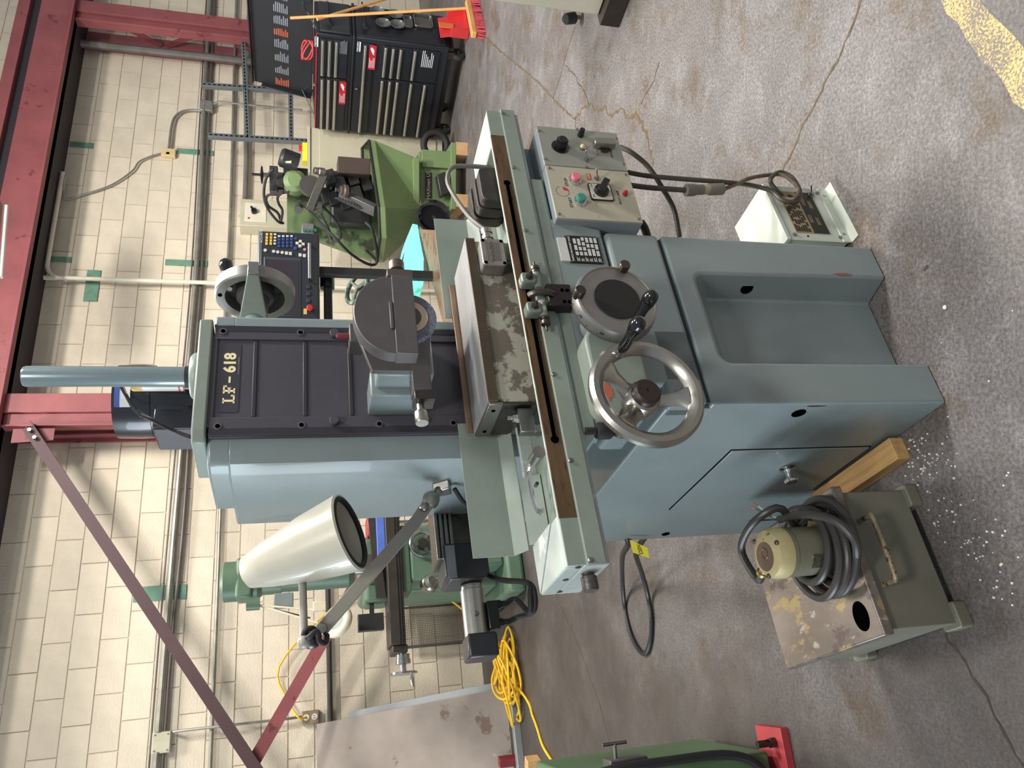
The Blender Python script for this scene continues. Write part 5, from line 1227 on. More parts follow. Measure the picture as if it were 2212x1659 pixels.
for px, w_, h_, lb in (((1405, 185), .17, .075, 'narrow rectangular magnetic parts tray on the chest flank'), ((1525, 180), .19, .17, 'large square magnetic parts tray low on the chest flank')):
    q = sp_(*px); e = empty('parts_tray', loc=CH.w(V((XS, q.y, q.z))), rz=CH.rz); tag(e, lb, 'tray')
    g = G().prism(rrect(-w_ / 2, w_ / 2, -h_ / 2, h_ / 2, .02), 'x', 0, .006); g.o('tray_floor', TRY, e)
    rr_ = rrect(-w_ / 2, w_ / 2, -h_ / 2, h_ / 2, .022); G().tube([(.02, a, b) for a, b in rr_], .005, 8, closed=True, sub=1).o('tray_rim', TRY, e)
    pp = [(a, b) for a, b in rr_]; g = G(); n_ = len(pp)
    g.add([(.0, a, b) for a, b in pp] + [(.02, a, b) for a, b in pp], [(i, (i + 1) % n_, n_ + (i + 1) % n_, n_ + i) for i in range(n_)]).o('tray_wall', TRY, e)
for k, (y0, y1, z, lb) in enumerate(((.05, .32, cz(*im(770, 150))[1], 'upper'), (.05, .36, cz(*im(1060, 180))[1], 'lower'))):
    q0, q1 = (sp_(765, 30), sp_(775, 200)) if k == 0 else (sp_(1038, 35), sp_(1062, 230))
    o = G().cyl(CH.w((XS + .02, q0.y, q0.z)), CH.w((XS + .02, q1.y, q1.z)), .008, n=10).cyl(CH.w((XS + .02, q1.y + .04, q1.z)), CH.w((XS + .02, q1.y - .02, q1.z)), .022, n=16).o('ratchet_tool', mat('tool_black', (50, 50, 52), .4, .4)); tag(o, lb + ' black handled tool stuck on the flank of the tool chest', 'tool')
# ---- brooms and dustpan leaning at the right of the chest
BRW = mat('broom_handle_wood', (208, 154, 92), .5, 0, .08, 8)
XB = X1 + .16
def bq(x, y, xx=XB): q = CH.X(x, y, xx); return CH.w(V((xx, q.y, q.z)))
hb0, hb1 = bq(627, 39), fl(1006, 18, .12)
bm_ = empty('push_broom', loc=(hb1.x, hb1.y, 0)); tag(bm_, 'push broom with red bristles leaning upright against the tool chest', 'broom')
O_ = V(bm_.location)
G().cyl(hb1 - O_, hb0 - O_, .0125, n=14).o('handle', BRW, bm_)
bd = CH.y
ba, bb = fl(1010, 2, .10), fl(1024, 76, .10); bd = (bb - ba).normalized(); bpn = V((-bd.y, bd.x, 0)); c0 = (ba + bb) / 2 - O_; bhl = (bb - ba).length / 2
G().obox(c0, bd * bhl, bpn * .03, V((0, 0, .02))).o('broom_block', BRW, bm_, bev=.004)
g = G(); rd = random.Random(9)
zb_r = -(c0.z - .02) + .0
for i in range(46):
    for j in range(5):
        p = c0 + bd * (bhl * .96 * (i / 22.5 - 1)) + bpn * (-.026 + j * .013); tip = p + V((rd.uniform(-.012, .012), rd.uniform(-.012, .012), 0)); 
        g.bar((p.x, p.y, c0.z - .018), (tip.x, tip.y, .002), .006, .006)
bo = g.o('bristles', mat('red_bristle', (206, 84, 92), .7, 0, .15, 60), bm_, smooth=0); bo['kind'] = 'stuff'
h2a, h2b = bq(685, 42, XB + .05), bq(812, 4, XB + .05); d = (h2b - h2a).normalized()
tlow = (h2a.z - .03) / -d.z
o = G().cyl(h2a, h2a + d * tlow, .0125, n=14).o('broom_handle', BRW); tag(o, 'second wooden handle crossing behind the push broom handle', 'broom')
dpn = empty('dustpan', loc=fl(1012, 40)); tag(dpn, 'red dustpan standing behind the push broom', 'dustpan')
DO = V(dpn.location) + CH.x * .0; dpn.location = (DO.x, DO.y, 0)
p_ = CH.loc(DO); REDP = mat('red_dustpan_plastic', (204, 52, 52), .4)
G().obox(-CH.x * .10 + V((0, 0, .14)), bd * .15, V((0, 0, .12)) + CH.x * -.03, CH.x * .004).o('pan_back', REDP, dpn, bev=.002)
for s in (-1, 1): G().obox(-CH.x * .06 + bd * .155 * s + V((0, 0, .09)), bd * .004, V((0, 0, .085)), CH.x * .05).o('pan_side', REDP, dpn, bev=.002)
G().obox(-CH.x * .05 + V((0, 0, .018)), bd * .155, V((0, 0, .004)), CH.x * .06).o('pan_floor', REDP, dpn)
G().obox(-CH.x * .085 + bd * .02 + V((0, 0, .2)), bd * .035, V((0, 0, .07)), CH.x * .004).o('orange_flap', mat('orange_plastic', (230, 116, 60), .4), dpn)

# ---- beige cabinet beside the chest with yellow thing on it
bc0 = dep(960, 342, 8.05); bc1 = dep(664, 285, 8.05)
BEI = mat('beige_cabinet_paint', (186, 180, 156), .5, 0, .03, 5)
bx0, bx1, bz1 = bc0.x - .25, bc1.x + .05, bc1.z
bcb = empty('beige_cabinet', loc=(bx0, 8.05, 0)); tag(bcb, 'beige sheet metal cabinet between the tool chest and the green tool grinder', 'cabinet')
G().box(0, bx1 - bx0, 0, .35, .05, bz1 - .03).o('body', BEI, bcb, bev=.005); G().box(-.01, bx1 - bx0 + .01, -.015, .36, bz1 - .03, bz1).o('top', BEI, bcb, bev=.004)
dz1 = dep(690, 310, 8.04).z
G().box(.03, bx1 - bx0 - .03, -.012, .0, .12, dz1).o('door', BEI, bcb, bev=.004); G().box(0.0, bx1 - bx0, .02, .3, 0, .05).o('plinth', BLACKM, bcb)
ya, yb = dep(668, 348, 8.1), dep(676, 309, 8.1)
o = G().box(ya.x, yb.x, 8.1, 8.3, bz1, bz1 + .05).o('yellow_box', mat('bright_yellow', (240, 222, 40), .5), None, bev=.004); tag(o, 'bright yellow box lying on the beige cabinet', 'box')
o = G().cyl((yb.x - .05, 8.15, bz1 + .05), (yb.x - .05, 8.15, bz1 + .085), .03, n=16).o('red_can', RED); tag(o, 'small red can standing on the bright yellow box', 'can')
# black rubber tyre / hose behind
tyc = dep(925, 318, 7.55)
o = G().torus((tyc.x + .05, 7.62, .2), (.1, 1, 0), .12, .035, 40, 12).o('rubber_hose_ring', BLACKM); tag(o, 'black rubber hose ring standing behind the green tool grinder', 'hose')

# ---- light green tool and cutter grinder
CGG = mat('light_green_machine_paint', (112, 132, 88), .45, 0, .05, 4, spots=[((70, 84, 56), .68, 5)]); CGD = mat('cutter_grinder_dark', (50, 50, 50), .45, .3, .08, 14)
CGF = Frame((0, 6.85, 0), 0)
cg = empty('tool_grinder'); tag(cg, 'light green tool grinder with flared tray and dark mechanism', 'tool grinder')
c_org = fl(1008, 390); cg.location = (c_org.x, c_org.y, 0); CO = V(cg.location)
def dl(x, y, Y): return dep(x, y, Y) - CO
def pb(name, x0, x1, y0, y1, Y, th, m, parent, bev=.004, org=None, zc=None):
    """box whose front face at depth Y covers the photo's rectangle"""
    xm, ym = (x0 + x1) / 2, (y0 + y1) / 2; o_ = org if org is not None else CO
    zt = dep(x0, ym, Y).z; zb = dep(x1, ym, Y).z; xl = dep(xm, y1, Y).x; xr = dep(xm, y0, Y).x
    if zc is not None: zb = zc
    return G().box(xl - o_.x, xr - o_.x, Y - o_.y, Y + th - o_.y, zb - o_.z, zt - o_.z).o(name, m, parent, bev=bev)
pb('bottom_plate', 975, 998, 308, 452, 7.0, .55, CGG, cg, zc=.11)
pb('pedestal', 905, 985, 330, 445, 7.1, .4, CGG, cg)
pb('pedestal_wing', 912, 975, 325, 362, 7.06, .1, CGG, cg)
pb('plinth_band', 893, 906, 340, 460, 6.98, .55, CGG, cg)
for y in (308, 420): 
    q = dep(1004, y, 7.0); G().box(q.x - CO.x - .12, q.x - CO.x, 7.0 - CO.y, 7.5 - CO.y, 0, .11).o('skid', mat('skid_wood', (190, 150, 108), .7, 0, .1, 8), cg)
rim = [dl(797, 304, 7.1), dl(818, 448, 6.65), dl(821, 513, 6.72), dl(815, 565, 7.1), dl(790, 540, 7.5), dl(782, 320, 7.5)]
rim2 = [p + V((0, 0, -.055)) for p in rim]
bot = [dl(894, 340, 7.1), dl(911, 452, 6.98), dl(907, 478, 7.0), dl(905, 492, 7.1), dl(895, 480, 7.45), dl(890, 345, 7.45)]
def loft(a, b, nm, m):
    g = G(); n_ = len(a); g.add(a + b, [(i, (i + 1) % n_, n_ + (i + 1) % n_, n_ + i) for i in range(n_)]); o = g.o(nm, m, cg, smooth=0)
    md = o.modifiers.new('solid', 'SOLIDIFY'); md.thickness = .012; md.offset = 0; return o
loft(rim, rim2, 'tray_band', CGG); loft(rim2, bot, 'tray_flare', CGG)
G().tube(rim, .014, 8, closed=True, sub=1).o('rim_gasket', BLACKM, cg)
G().add([p + V((0, 0, .03)) for p in bot], [tuple(range(6))]).o('tray_floor', CGD, cg, smooth=0)
bpoly = [(620, 408), (620, 500), (668, 512), (800, 560), (826, 540), (826, 400)]
g = G(); A_ = [dl(x, y, 7.45) for x, y in bpoly]; B_ = [p + V((0, .12, 0)) for p in A_]; n_ = len(A_)
g.add(A_ + B_, [tuple(range(n_)), tuple(range(n_, 2 * n_))[::-1]] + [(i, n_ + i, n_ + (i + 1) % n_, (i + 1) % n_) for i in range(n_)]).o('back_board', mat('dirty_green_board', (92, 112, 72), .5, 0, .1, 3, spots=[((58, 64, 48), .54, 3)]), cg)
pb('head_column', 582, 690, 395, 412, 7.2, .12, CGD, cg); pb('head_slide', 582, 600, 358, 412, 7.15, .2, CGD, cg); pb('slide_plate', 598, 612, 372, 400, 7.1, .1, CGD, cg)
pb('head_block', 612, 665, 362, 405, 7.12, .2, CGD, cg); 
q = dl(637, 388, 7.05); G().lathe([(.06, 0), (.1, .03), (.11, .12), (.1, .2)], q, (0, 1, 0), 24).o('spindle_housing', CGG, cg)
q = dl(636, 352, 7.1); G().lathe([(.085, 0), (.085, .14), (.07, .16)], q + V((0, 0, -.03)), (.25, -.2, 1), 28).o('motor', CGD, cg)
g = G()
for i in range(18):
    a = 2 * math.pi * i / 18; g.obox(q + V((math.cos(a) * .087, math.sin(a) * .087, .03)), V((.003, 0, 0)), V((0, .003, 0)), V((0, 0, .05)))
g.o('motor_fins', CGD, cg); G().obox(q + V((0, -.092, .05)), (.03, 0, 0), (0, .002, 0), (0, 0, .024)).o('motor_plate', CREAM, cg)
q = dl(672, 400, 6.98); G().lathe([(.1, 0), (.1, .04), (.08, .05)], q, (-.3, 1, .1), 32).o('wheel_disc', mat('disc_grey', (84, 80, 78), .5, .3), cg)
G().bar(dl(702, 372, 6.95), dl(668, 455, 6.95), .05, .07).o('swing_arm', mat('arm_grey', (88, 86, 82), .45, .5), cg, bev=.006)
q = dl(700, 372, 6.93); G().lathe([(.035, 0), (.035, .05), (.03, .055), (.03, .09), (.022, .095)], q, (0, -.4, 1), 24).o('arm_knob', ALU, cg)
q = dl(567, 378, 7.15); hz_ = dl(582, 378, 7.15)
G().cyl(q, hz_, .02).o('wheel_shaft', STEEL, cg); G().lathe([(.02, 0), (.075, .008), (.08, .02), (.02, .03)], q + V((0, 0, -.01)), (0, 0, 1), 28).o('top_hand_wheel', BLACK, cg); G().cyl(q + V((.0, 0, .02)), q + V((0, 0, .09)), .012).o('wheel_grip', BLACK, cg)
pb('dark_box', 730, 800, 340, 375, 6.95, .25, mat('brown_dark_box', (66, 54, 48), .5), cg)
q = dl(750, 413, 6.85); G().lathe([(.055, 0), (.055, .03), (.04, .04), (.04, .06), (.014, .065), (.014, .1), (.02, .105)], q, (0, -.3, 1), 28).o('index_knob', mat('knob_brown_grey', (96, 86, 78), .45, .4), cg)
G().bar(dl(735, 420, 6.95), dl(812, 455, 6.8), .1, .06).o('slide_rail', mat('rail_grey', (90, 90, 90), .4, .4), cg, bev=.005)
for i in range(9):
    p = dl(735 + i * 6, 428 + i * 2.6, 6.84); G().cyl(p, p + V((.0, .02, .045)), .009, n=8).o('bellows_rib', BLACKM, cg)
q = dl(775, 425, 7.25); G().box(q.x - .28, q.x + .22, q.y - .05, q.y + .15, q.z - .12, q.z + .26).o('dark_infill', CGD, cg, bev=.03)  # plain dark box added to blacken the inside of the tray
for i, (x, y) in enumerate(((712, 385), (735, 398), (762, 388), (770, 420), (790, 400), (720, 430), (705, 425), (745, 440))):
    p = dl(x, y, 7.1 + .02 * i); G().obox(p, V((.06, 0, .02)), V((0, .07, 0)), V((-.015, 0, .045))).o('mechanism_block', CGD, cg, bev=.006)
q = dl(645, 445, 6.95); G().cyl(q, q + V((-.05, -.06, .0)), .035).cyl(q + V((0, 0, -.02)), q + V((0, 0, -.16)), .015).cyl(q + V((0, 0, -.16)), q + V((0, 0, -.2)), .05).o('work_head', mat('workhead_grey', (80, 78, 74), .5, .4), cg)
pb('switch_panel', 652, 678, 482, 506, 7.35, .1, mat('grey_switch_plate', (140, 140, 142), .4, .5), cg)
for i in range(4):
    q = dl(657 + i * 8, 498, 7.34); G().cyl(q, q + V((0, -.03, 0)), .014, n=14).o('push_button', mat('teal_button', (56, 96, 84), .4), cg)
q = dl(955, 400, 7.02); G().obox(q, V((.1, 0, .02)), V((0, .05, 0)), V((-.02, 0, .04))).o('foot_pedal', CGD, cg, bev=.01)
z0_ = dl(948, 402, 7.095); G().box(z0_.x - .12, z0_.x + .12, z0_.y - .005, z0_.y + .004, z0_.z - .03 + .1, z0_.z + .03 + .1).o('name_plate', BLACK, cg)
text('name_text', 'MAXmen US', .05, mat('silver_letters', (206, 196, 170), .4), cg, face((z0_.x, z0_.y - .006, z0_.z + .1)), ext=.001)
q = dl(937, 468, 6.75); G().lathe([(.13, -.03), (.15, -.032), (.152, .032), (.13, .03)], q, (-.55, -.62, .3), 40, caps=False).lathe([(.13, .03), (.128, 0), (.02, .0)], q, (-.55, -.62, .3), 40, caps=False).o('cross_hand_wheel', GLOSSB, cg); G().cyl(q, q + V((.0, .3, .02)), .02).o('wheel_shaft_lower', STEELD, cg)
for k, (pp, lb) in enumerate((([(590, 365), (575, 385), (570, 420), (578, 450), (600, 478), (612, 482)], 'highest'), ([(625, 415), (585, 420), (575, 428), (580, 445), (600, 460), (607, 480)], 'second'), ([(612, 415), (600, 425), (602, 440), (610, 455), (607, 478)], 'inner'), ([(690, 440), (720, 470), (735, 500), (732, 518), (718, 520), (712, 500), (690, 455)], 'lower looped'))):
    o = G().tube([dep(x, y, 7.0 + .05 * i) for i, (x, y) in enumerate(pp)], .012, 8, sub=5).o('control_cable', BLACKM, None); o.parent = cg; o.matrix_parent_inverse = Matrix.Translation(-CO)
o = G().tube([dep(x, y, Y) for x, y, Y in ((668, 455, 6.9), (690, 480, 6.8), (725, 515, 6.7), (760, 550, 6.8), (800, 572, 7), (815, 560, 7), (805, 500, 6.7), (790, 480, 6.7))], .013, 8).o('supply_cable', BLACKM, None); o.parent = cg; o.matrix_parent_inverse = Matrix.Translation(-CO)

# ---- machine with digital readout right behind the grinder: table, post, readout
DR = Frame(dep(690, 503, 3.25), R_(16)); DR.o = V((DR.o.x, DR.o.y, 0))
dz_ = lambda x, y, d=0: DR.Y(x, y, d)
ro_ = empty('digital_readout', DR); tag(ro_, 'dark grey digital readout panel with coloured keys behind the column', 'digital readout')
b0_, b1_ = dz_(690, 503), dz_(690, 700); t0_ = dz_(557, 496)
ROB = mat('readout_charcoal', (66, 72, 80), .45, 0, .04, 8); ROD = mat('readout_dark_face', (44, 48, 54), .45)
rx0, rx1, rz0, rz1 = b1_.x, b0_.x, b0_.z, t0_.z
G().box(rx0, rx1, .004, .12, rz0, rz1).o('housing', ROB, ro_, bev=.008)
G().box(rx0 + .005, rx1 - .006, -.001, .006, rz0 + .008, rz1 - .012).o('face_plate', ROD, ro_, bev=.002)
sa, sb = dz_(570, 555), dz_(650, 690)
G().box(rx0 + .03, sa.x, -.004, .002, sb.z, sa.z).o('screen_frame', ROB, ro_, bev=.003); G().box(rx0 + .035, sa.x - .012, -.0055, -.003, sb.z + .008, sa.z - .006).o('screen', mat('dark_screen', (58, 52, 58), .15), ro_)
text('maker_text', 'ACU-RITE', .014, WPR, ro_, face((dz_(565, 510).x, -.0016, dz_(565, 510).z)), ext=.0004)
YK, BK, WK = mat('yellow_key', (232, 194, 90), .5), mat('blue_key', (54, 82, 150), .5), mat('white_key', (222, 218, 206), .5)
def key(x, y, m, w_=.0056, h_=.005):
    q = dz_(x, y); G().box(q.x - w_, q.x + w_, -.005, -.0005, q.z - h_, q.z + h_).o('key', m, ro_, bev=.001)
for i, y in enumerate((507, 514, 520.5, 527)):
    dx = -i * .3
    key(577 + dx, y, YK); key(586 + dx, y, YK); key(594.5 + dx, y, WK, .004, .005)
for j, x in enumerate((603, 612, 621, 630)):
    key(x, 511, WK, .004, .005)
    for y in (518, 525, 532): key(x - (y - 518) * .02, y, BK)
key(639, 516, BK); key(638, 537, BK, .007, .006)
for x, y in ((649, 522), (642, 526), (655, 528), (648, 532)): key(x, y, WK, .006, .006)
for x, y in ((573, 541), (591, 543.5), (600, 545), (609.5, 546)):
    q = dz_(x, y); G().lathe([(.0065, 0), (.0065, .004)], (q.x, 0, q.z), (0, -1, 0), 20).o('round_key', WK, ro_)
q = dz_(658, 539.5); G().lathe([(.006, 0), (.006, .004)], (q.x, 0, q.z), (0, -1, 0), 20).o('round_key', mat('pink_key', (214, 150, 160), .5), ro_)
for x, y in ((619, 547.5), (627.5, 548.5), (648.5, 551.5), (657.5, 553)): key(x, y, WK, .007, .006)
ha, hb_ = dz_(668, 527, -.02), dz_(668, 602, -.02)
G().tube([(ha.x, 0, ha.z), (ha.x, -.022, ha.z), (hb_.x, -.022, ha.z), (hb_.x, 0, ha.z)], .0065, 10, sub=1).o('front_handle', CHROME, ro_)
q = dz_(669, 668); G().lathe([(.009, 0), (.009, .01), (.0125, .011), (.0125, .02), (.009, .023)], (q.x, -.0, q.z), (0, -1, 0), 24).o('emergency_button', RED, ro_)
q = dz_(659, 672); G().box(q.x - .014, q.x + .01, -.002, 0, q.z - .007, q.z + .006).o('yellow_label', YK, ro_)
for y in (620, 635, 650): key(666, y, mat('dark_key', (58, 60, 62), .5), .008, .007)
pa, pb_ = dz_(692, 588, .05), dz_(860, 590, .05)
pz1, pz0 = pa.z + .02, .55
ps = empty('readout_machine', DR); tag(ps, 'dark machine with brown oily table partly hidden behind the grinder column', 'machine tool')
G().box(pa.x - .018, pa.x + .018, .03, .066, pz0, pz1).o('readout_post', BLACKM, ps, bev=.003)
q = dz_(699, 603, .1); q9 = dz_(718, 720, .1); G().box(q9.x, q.x, .08, .13, q9.z, q.z).o('readout_arm', BLACK, ps, bev=.004)
q = dz_(707, 623, .1); G().lathe([(.03, 0), (.03, .05)], (q.x, .1, q.z), (1, 0, 0), 20).o('swivel_knob', BLACK, ps)
# its table
d52 = V((.619, .785, 0)); pr52 = V((.785, -.619, 0)); TZ2 = .96
t0 = fl(905, 495, TZ2); 
tl0 = DR.loc(t0); dd_ = V((d52.dot(DR.x), d52.dot(DR.y), 0)); pp_ = V((pr52.dot(DR.x), pr52.dot(DR.y), 0))
tc2 = V((tl0.x, tl0.y, 0)) - dd_ * .75
tq_ = [DR.loc(fl(*p, TZ2)) for p in ((905, 495), (942, 497), (976, 692), (966, 735))]; tq_.insert(3, tq_[2] + (tq_[2] - tq_[1]) * .25); tq_[4] = tq_[4] + (tq_[4] - tq_[0]) * .25
g = G().prism([(p.x, p.y) for p in tq_], 'z', TZ2 - .07, TZ2); g.o('oily_table', mat('oily_table_top', (122, 98, 76), .4, .4, .12, 8, spots=[((92, 72, 56), .56, 10)]), ps, bev=.003)
G().obox(tc2 + pp_ * .06 + V((0, 0, TZ2 - .12)), dd_ * .6, pp_ * .05, V((0, 0, .05))).o('table_saddle', BLACKM, ps)
G().obox(tc2 + V((0, 0, .42)), dd_ * .35, pp_ * .22, V((0, 0, .42))).o('machine_body', mat('dark_green_grey', (70, 78, 74), .5), ps, bev=.02)
hq_ = dz_(772, 622, .35); hw2 = V((hq_.x, .35, hq_.z))
G().torus(hw2, (.2, -.55, .8), .075, .012, 36, 10).o('hand_wheel_rim', mat('chipped_green_chrome', (120, 130, 118), .35, .5, .15, 20, spots=[((60, 84, 70), .5, 12)]), ps)
for a in (0, 120, 240):
    t = V((.2, -.55, .8)).normalized(); u_ = t.orthogonal().normalized(); v_ = t.cross(u_); dr = u_ * math.cos(R_(a)) + v_ * math.sin(R_(a)); G().cyl(hw2, hw2 + dr * .072, .008, n=8).o('hand_wheel_spoke', _m['chipped_green_chrome'], ps)
G().cyl(hw2, hw2 + V((.02, .1, -.3)), .014).o('hand_wheel_shaft', STEELD, ps)
# teal folded plastic on that table
tpts = [(893, 495, 3.72), (905, 498, 3.66), (915, 560, 3.5), (916, 610, 3.32), (904, 652, 3.16), (850, 655, 3.34), (868, 560, 3.62), (875, 540, 3.7)]
A_ = [dep(*p) for p in tpts]; cA = sum(A_, V()) / len(A_)
tl_e = G(); A2 = [p - cA for p in A_]; B2 = [p + V((.05, .1, -.01)) for p in A2]; n_ = len(A2)
tl_e.add(A2 + B2, [tuple(range(n_)), tuple(range(n_, 2 * n_))[::-1]] + [(i, n_ + i, n_ + (i + 1) % n_, (i + 1) % n_) for i in range(n_)])
o = tl_e.o('plastic_tray', mat('teal_plastic', (112, 226, 202), .35, 0, .05, 4), None, bev=.004); o.location = cA; tag(o, 'bright teal plastic tray lying on the brown oily table', 'tray')

# ---- dark green milling machine at the left
MF = Frame(fl(1139, 1275), R_(26))
ml = empty('milling_machine', MF); tag(ml, 'dark green milling machine standing before the block wall at the left', 'milling machine')
MG = mat('mill_green_paint', (88, 112, 90), .45, 0, .06, 4, spots=[((70, 90, 70), .66, 5)]); MD = mat('mill_oily_iron', (70, 64, 56), .45, .5, .12, 10)
mq = lambda x, y, d=0: MF.Y(x, y, d)
bw = .62
G().prism([(0, 0), (bw, 0), (bw, .95), (0, .95)], 'z', 0, .13).o('base', MG, ml, bev=.03, seg=3)
G().box(.1, bw - .1, .3, .85, .12, mq(780, 1200, .3).z).o('column', MG, ml, bev=.04, seg=3)
ktop = mq(885, 1220, .02).z; kbot = mq(1010, 1220, .02).z
G().prism([(.12, ktop), (.5, ktop), (.5, kbot + .05), (.4, kbot), (.2, kbot), (.12, kbot + .08)], 'y', .0, .32).o('knee', MG, ml, bev=.02, seg=3)
G().box(.2, .42, .05, .3, .13, kbot + .02).o('knee_screw_housing', MG, ml, bev=.02)
tt, tb_ = mq(838, 1260, -.02).z, mq(880, 1260, -.02).z
xl_ = mq(862, 1392, -.02).x
G().box(xl_, xl_ + 1.45, -.03, .24, tb_ + .03, tt).o('table', MD, ml, bev=.004)
for dz2 in (.012, .03): G().box(xl_, xl_ + 1.45, -.033, -.028, tb_ + .03 + dz2, tb_ + .037 + dz2).o('table_groove', BLACK, ml)
G().box(.05, .5, .0, .26, tb_ - .03, tb_ + .03).o('saddle', MG, ml, bev=.008)
G().box(xl_ - .05, xl_, -.01, .2, tb_ + .02, tt - .01).o('table_end_bracket', MD, ml, bev=.006)
hx = mq(876, 1418, .08); zc_ = (tt + tb_) / 2 - .02
G().lathe([(.045, 0), (.045, .03), (.05, .032), (.05, .06), (.02, .065), (.02, .1)], (xl_ - .05, .09, zc_), (-1, 0, 0), 28).o('graduated_collar', CHROME, ml)
G().lathe([(.02, 0), (.02, .012), (.075, .02), (.09, .022), (.09, .034), (.02, .04)], (xl_ - .14, .09, zc_), (-1, 0, 0), 40).o('end_hand_wheel', CHROME, ml)
G().lathe([(.007, 0), (.007, .02), (.012, .03), (.013, .05), (.009, .08), (.001, .085)], (xl_ - .175, .07, zc_ - .05), (-1, 0, 0), 16).o('crank_grip', CHROME, ml)
q = mq(912, 1176, -.02); wc2 = V((q.x, -.04, q.z))
G().torus(wc2, (0, 1, 0), .082, .013, 40, 10).o('knee_wheel_rim', CHROME, ml); G().lathe([(.035, -.02), (.035, .03)], wc2, (0, 1, 0), 24).o('knee_wheel_hub', STEELD, ml)
for a in (90, 210, 330): G().bar(wc2, wc2 + V((math.cos(R_(a)) * .078, 0, math.sin(R_(a)) * .078)), .012, .022).o('knee_wheel_spoke', CHROME, ml)
q = mq(930, 1257, -.02); c_ = V((q.x, -.05, q.z))
G().lathe([(.06, .12), (.055, .04), (.045, .03), (.045, -.01), (.025, -.015), (.025, -.04)], c_, (0, 1, 0), 28).o('crank_boss', ALU, ml)
q2 = mq(965, 1225, -.02); e_ = mq(978, 1305, -.02)
G().tube([c_ + V((0, -.03, 0)), (c_.x + .02, -.06, c_.z - .08), (c_.x + .06, -.06, c_.z - .12), (c_.x + .11, -.06, c_.z - .13)], .011, 8).o('crank_arm', CHROME, ml)
# upper body and head
G().box(.02, .46, .12, .42, mq(840, 1220, .12).z, mq(785, 1220, .12).z).o('ram_body', MG, ml, bev=.03, seg=3)
q0, q1 = mq(786, 1262, .11), mq(838, 1195, .11); G().box(min(q0.x, q1.x), max(q0.x, q1.x), .105, .12, q1.z, q0.z).o('chip_guard', mat('oily_brown_rubber', (74, 64, 58), .6), ml, bev=.004)
ht, hbz = mq(512, 1250, .1).z, mq(600, 1250, .1).z
hcx = mq(550, 1245, .1).x
G().lathe([(.10, 0), (.10, .12), (.13, .15), (.13, .36), (.11, .38)], (hcx, .22, hbz - .02), (0, 0, 1), 36).o('head_motor', MG, ml)
G().lathe([(.09, 0), (.12, .04), (.12, mq(700, 1250, .1).z * 0 + .5), (.09, .52)], (hcx + .03, .22, hbz - .5), (0, 0, 1), 36).o('head_body', MG, ml)
G().lathe([(.035, 0), (.035, .22), (.06, .25)], (hcx + .03, .22, hbz - .72), (0, 0, 1), 24).o('quill', STEEL, ml)
q0, q1 = mq(510, 1205, .1), mq(545, 1290, .1); G().box(q1.x, q0.x, .09, .3, q1.z, q0.z).o('top_cover', MG, ml, bev=.02, seg=3)
q = mq(613, 1300, .1); G().box(q.x - .04, q.x + .05, .06, .13, q.z - .06, q.z + .06).o('switch_box', mat('grey_switch', (120, 128, 124), .5), ml, bev=.005)
q = mq(800, 1345, .14); G().box(q.x - .03, .12, .16, .19, q.z - .03, q.z + .0).o('bracket_arm', CGD, ml); G().box(q.x - .05, q.x + .06, .14, .2, q.z - .09, q.z + .08).o('dark_bracket', CGD, ml, bev=.004)
G().obox((xl_ + .62, .08, tt + .06), (.30, 0, .02), (0, .02, 0), (0, 0, .03)).o('vise_jaw', MD, ml)
o = G().box(.26, .62, .03, .06, tt, tt + .055).o('blue_board', mat('blue_plastic', (84, 112, 196), .5), None, frame=MF, bev=.003); tag(o, 'blue plastic board standing on the table of the green mill', 'board')
o = G().box(.47, .62, .12, .3, tt, tt + .11).o('red_vise', mat('red_vise_paint', (150, 38, 38), .45), None, frame=MF, bev=.01); tag(o, 'red machine vise on the table of the green mill', 'vise')
# magnifier lamp on the mill
mg = empty('magnifier_lamp', MF); tag(mg, 'cream ring magnifier lamp on a spring arm hung from the green mill', 'lamp')
LC = mat('cream_lamp_paint', (214, 204, 174), .45)
p0 = mq(543, 1305, .05); p1 = mq(690, 1328, 0); p2 = mq(728, 1342, -.05)
G().cyl(p0 + V((0, 0, .03)), p0 + V((0, 0, -.05)), .04).o('lamp_socket', MG, mg)
for dzz in (-.02, .015): G().cyl(p0 + V((0, 0, dzz)), mq(686, 1318 if dzz > 0 else 1345, -.02), .006, n=8).o('arm_bar', LC, mg)
G().tube([p0, mq(600, 1318, .03), mq(670, 1335, .0)], .005, 8).o('arm_spring', STEELD, mg)
q = mq(690, 1310, -.01); G().box(q.x - .03, q.x + .03, -.04, .01, q.z - .04, q.z + .04).o('ballast', LC, mg, bev=.004)
G().torus(p2, (.25, -.75, .55), .08, .028, 40, 12).o('lamp_ring', LC, mg); G().lathe([(.06, 0), (.06, .005)], p2, (.25, -.75, .55), 32).o('lens', mat('lens_grey', (150, 156, 150), .1), mg)
# ---- mesh panel leaning on the wall behind the mill
mp = empty('mesh_panel', WA); tag(mp, 'wire mesh panel leaning on the wall behind the mill', 'mesh panel')
A, B = WA.Y(872, 1402, -.12), WA.Y(1025, 1310, -.12)
mx0, mx1, mz0, mz1 = A.x, A.x + 1.1, 0.02, A.z
GMS = mat('mesh_wire', (96, 92, 84), .5, .4); g = G()
for i in range(76): x = mx0 + (mx1 - mx0) * i / 75; g.box(x - .0018, x + .0018, -.122, -.118, mz0, mz1)
for i in range(int((mz1 - mz0) / .0145)): z = mz0 + i * .0145; g.box(mx0, mx1, -.1195, -.116, z - .0018, z + .0018)
wm = g.o('wire_grid', GMS, mp, smooth=0); wm['kind'] = 'stuff'
for x in (mx0, mx0 + .32, mx1 - .02): G().box(x, x + .022, -.13, -.11, mz0, mz1).o('frame_bar', STEEL, mp, bev=.002)
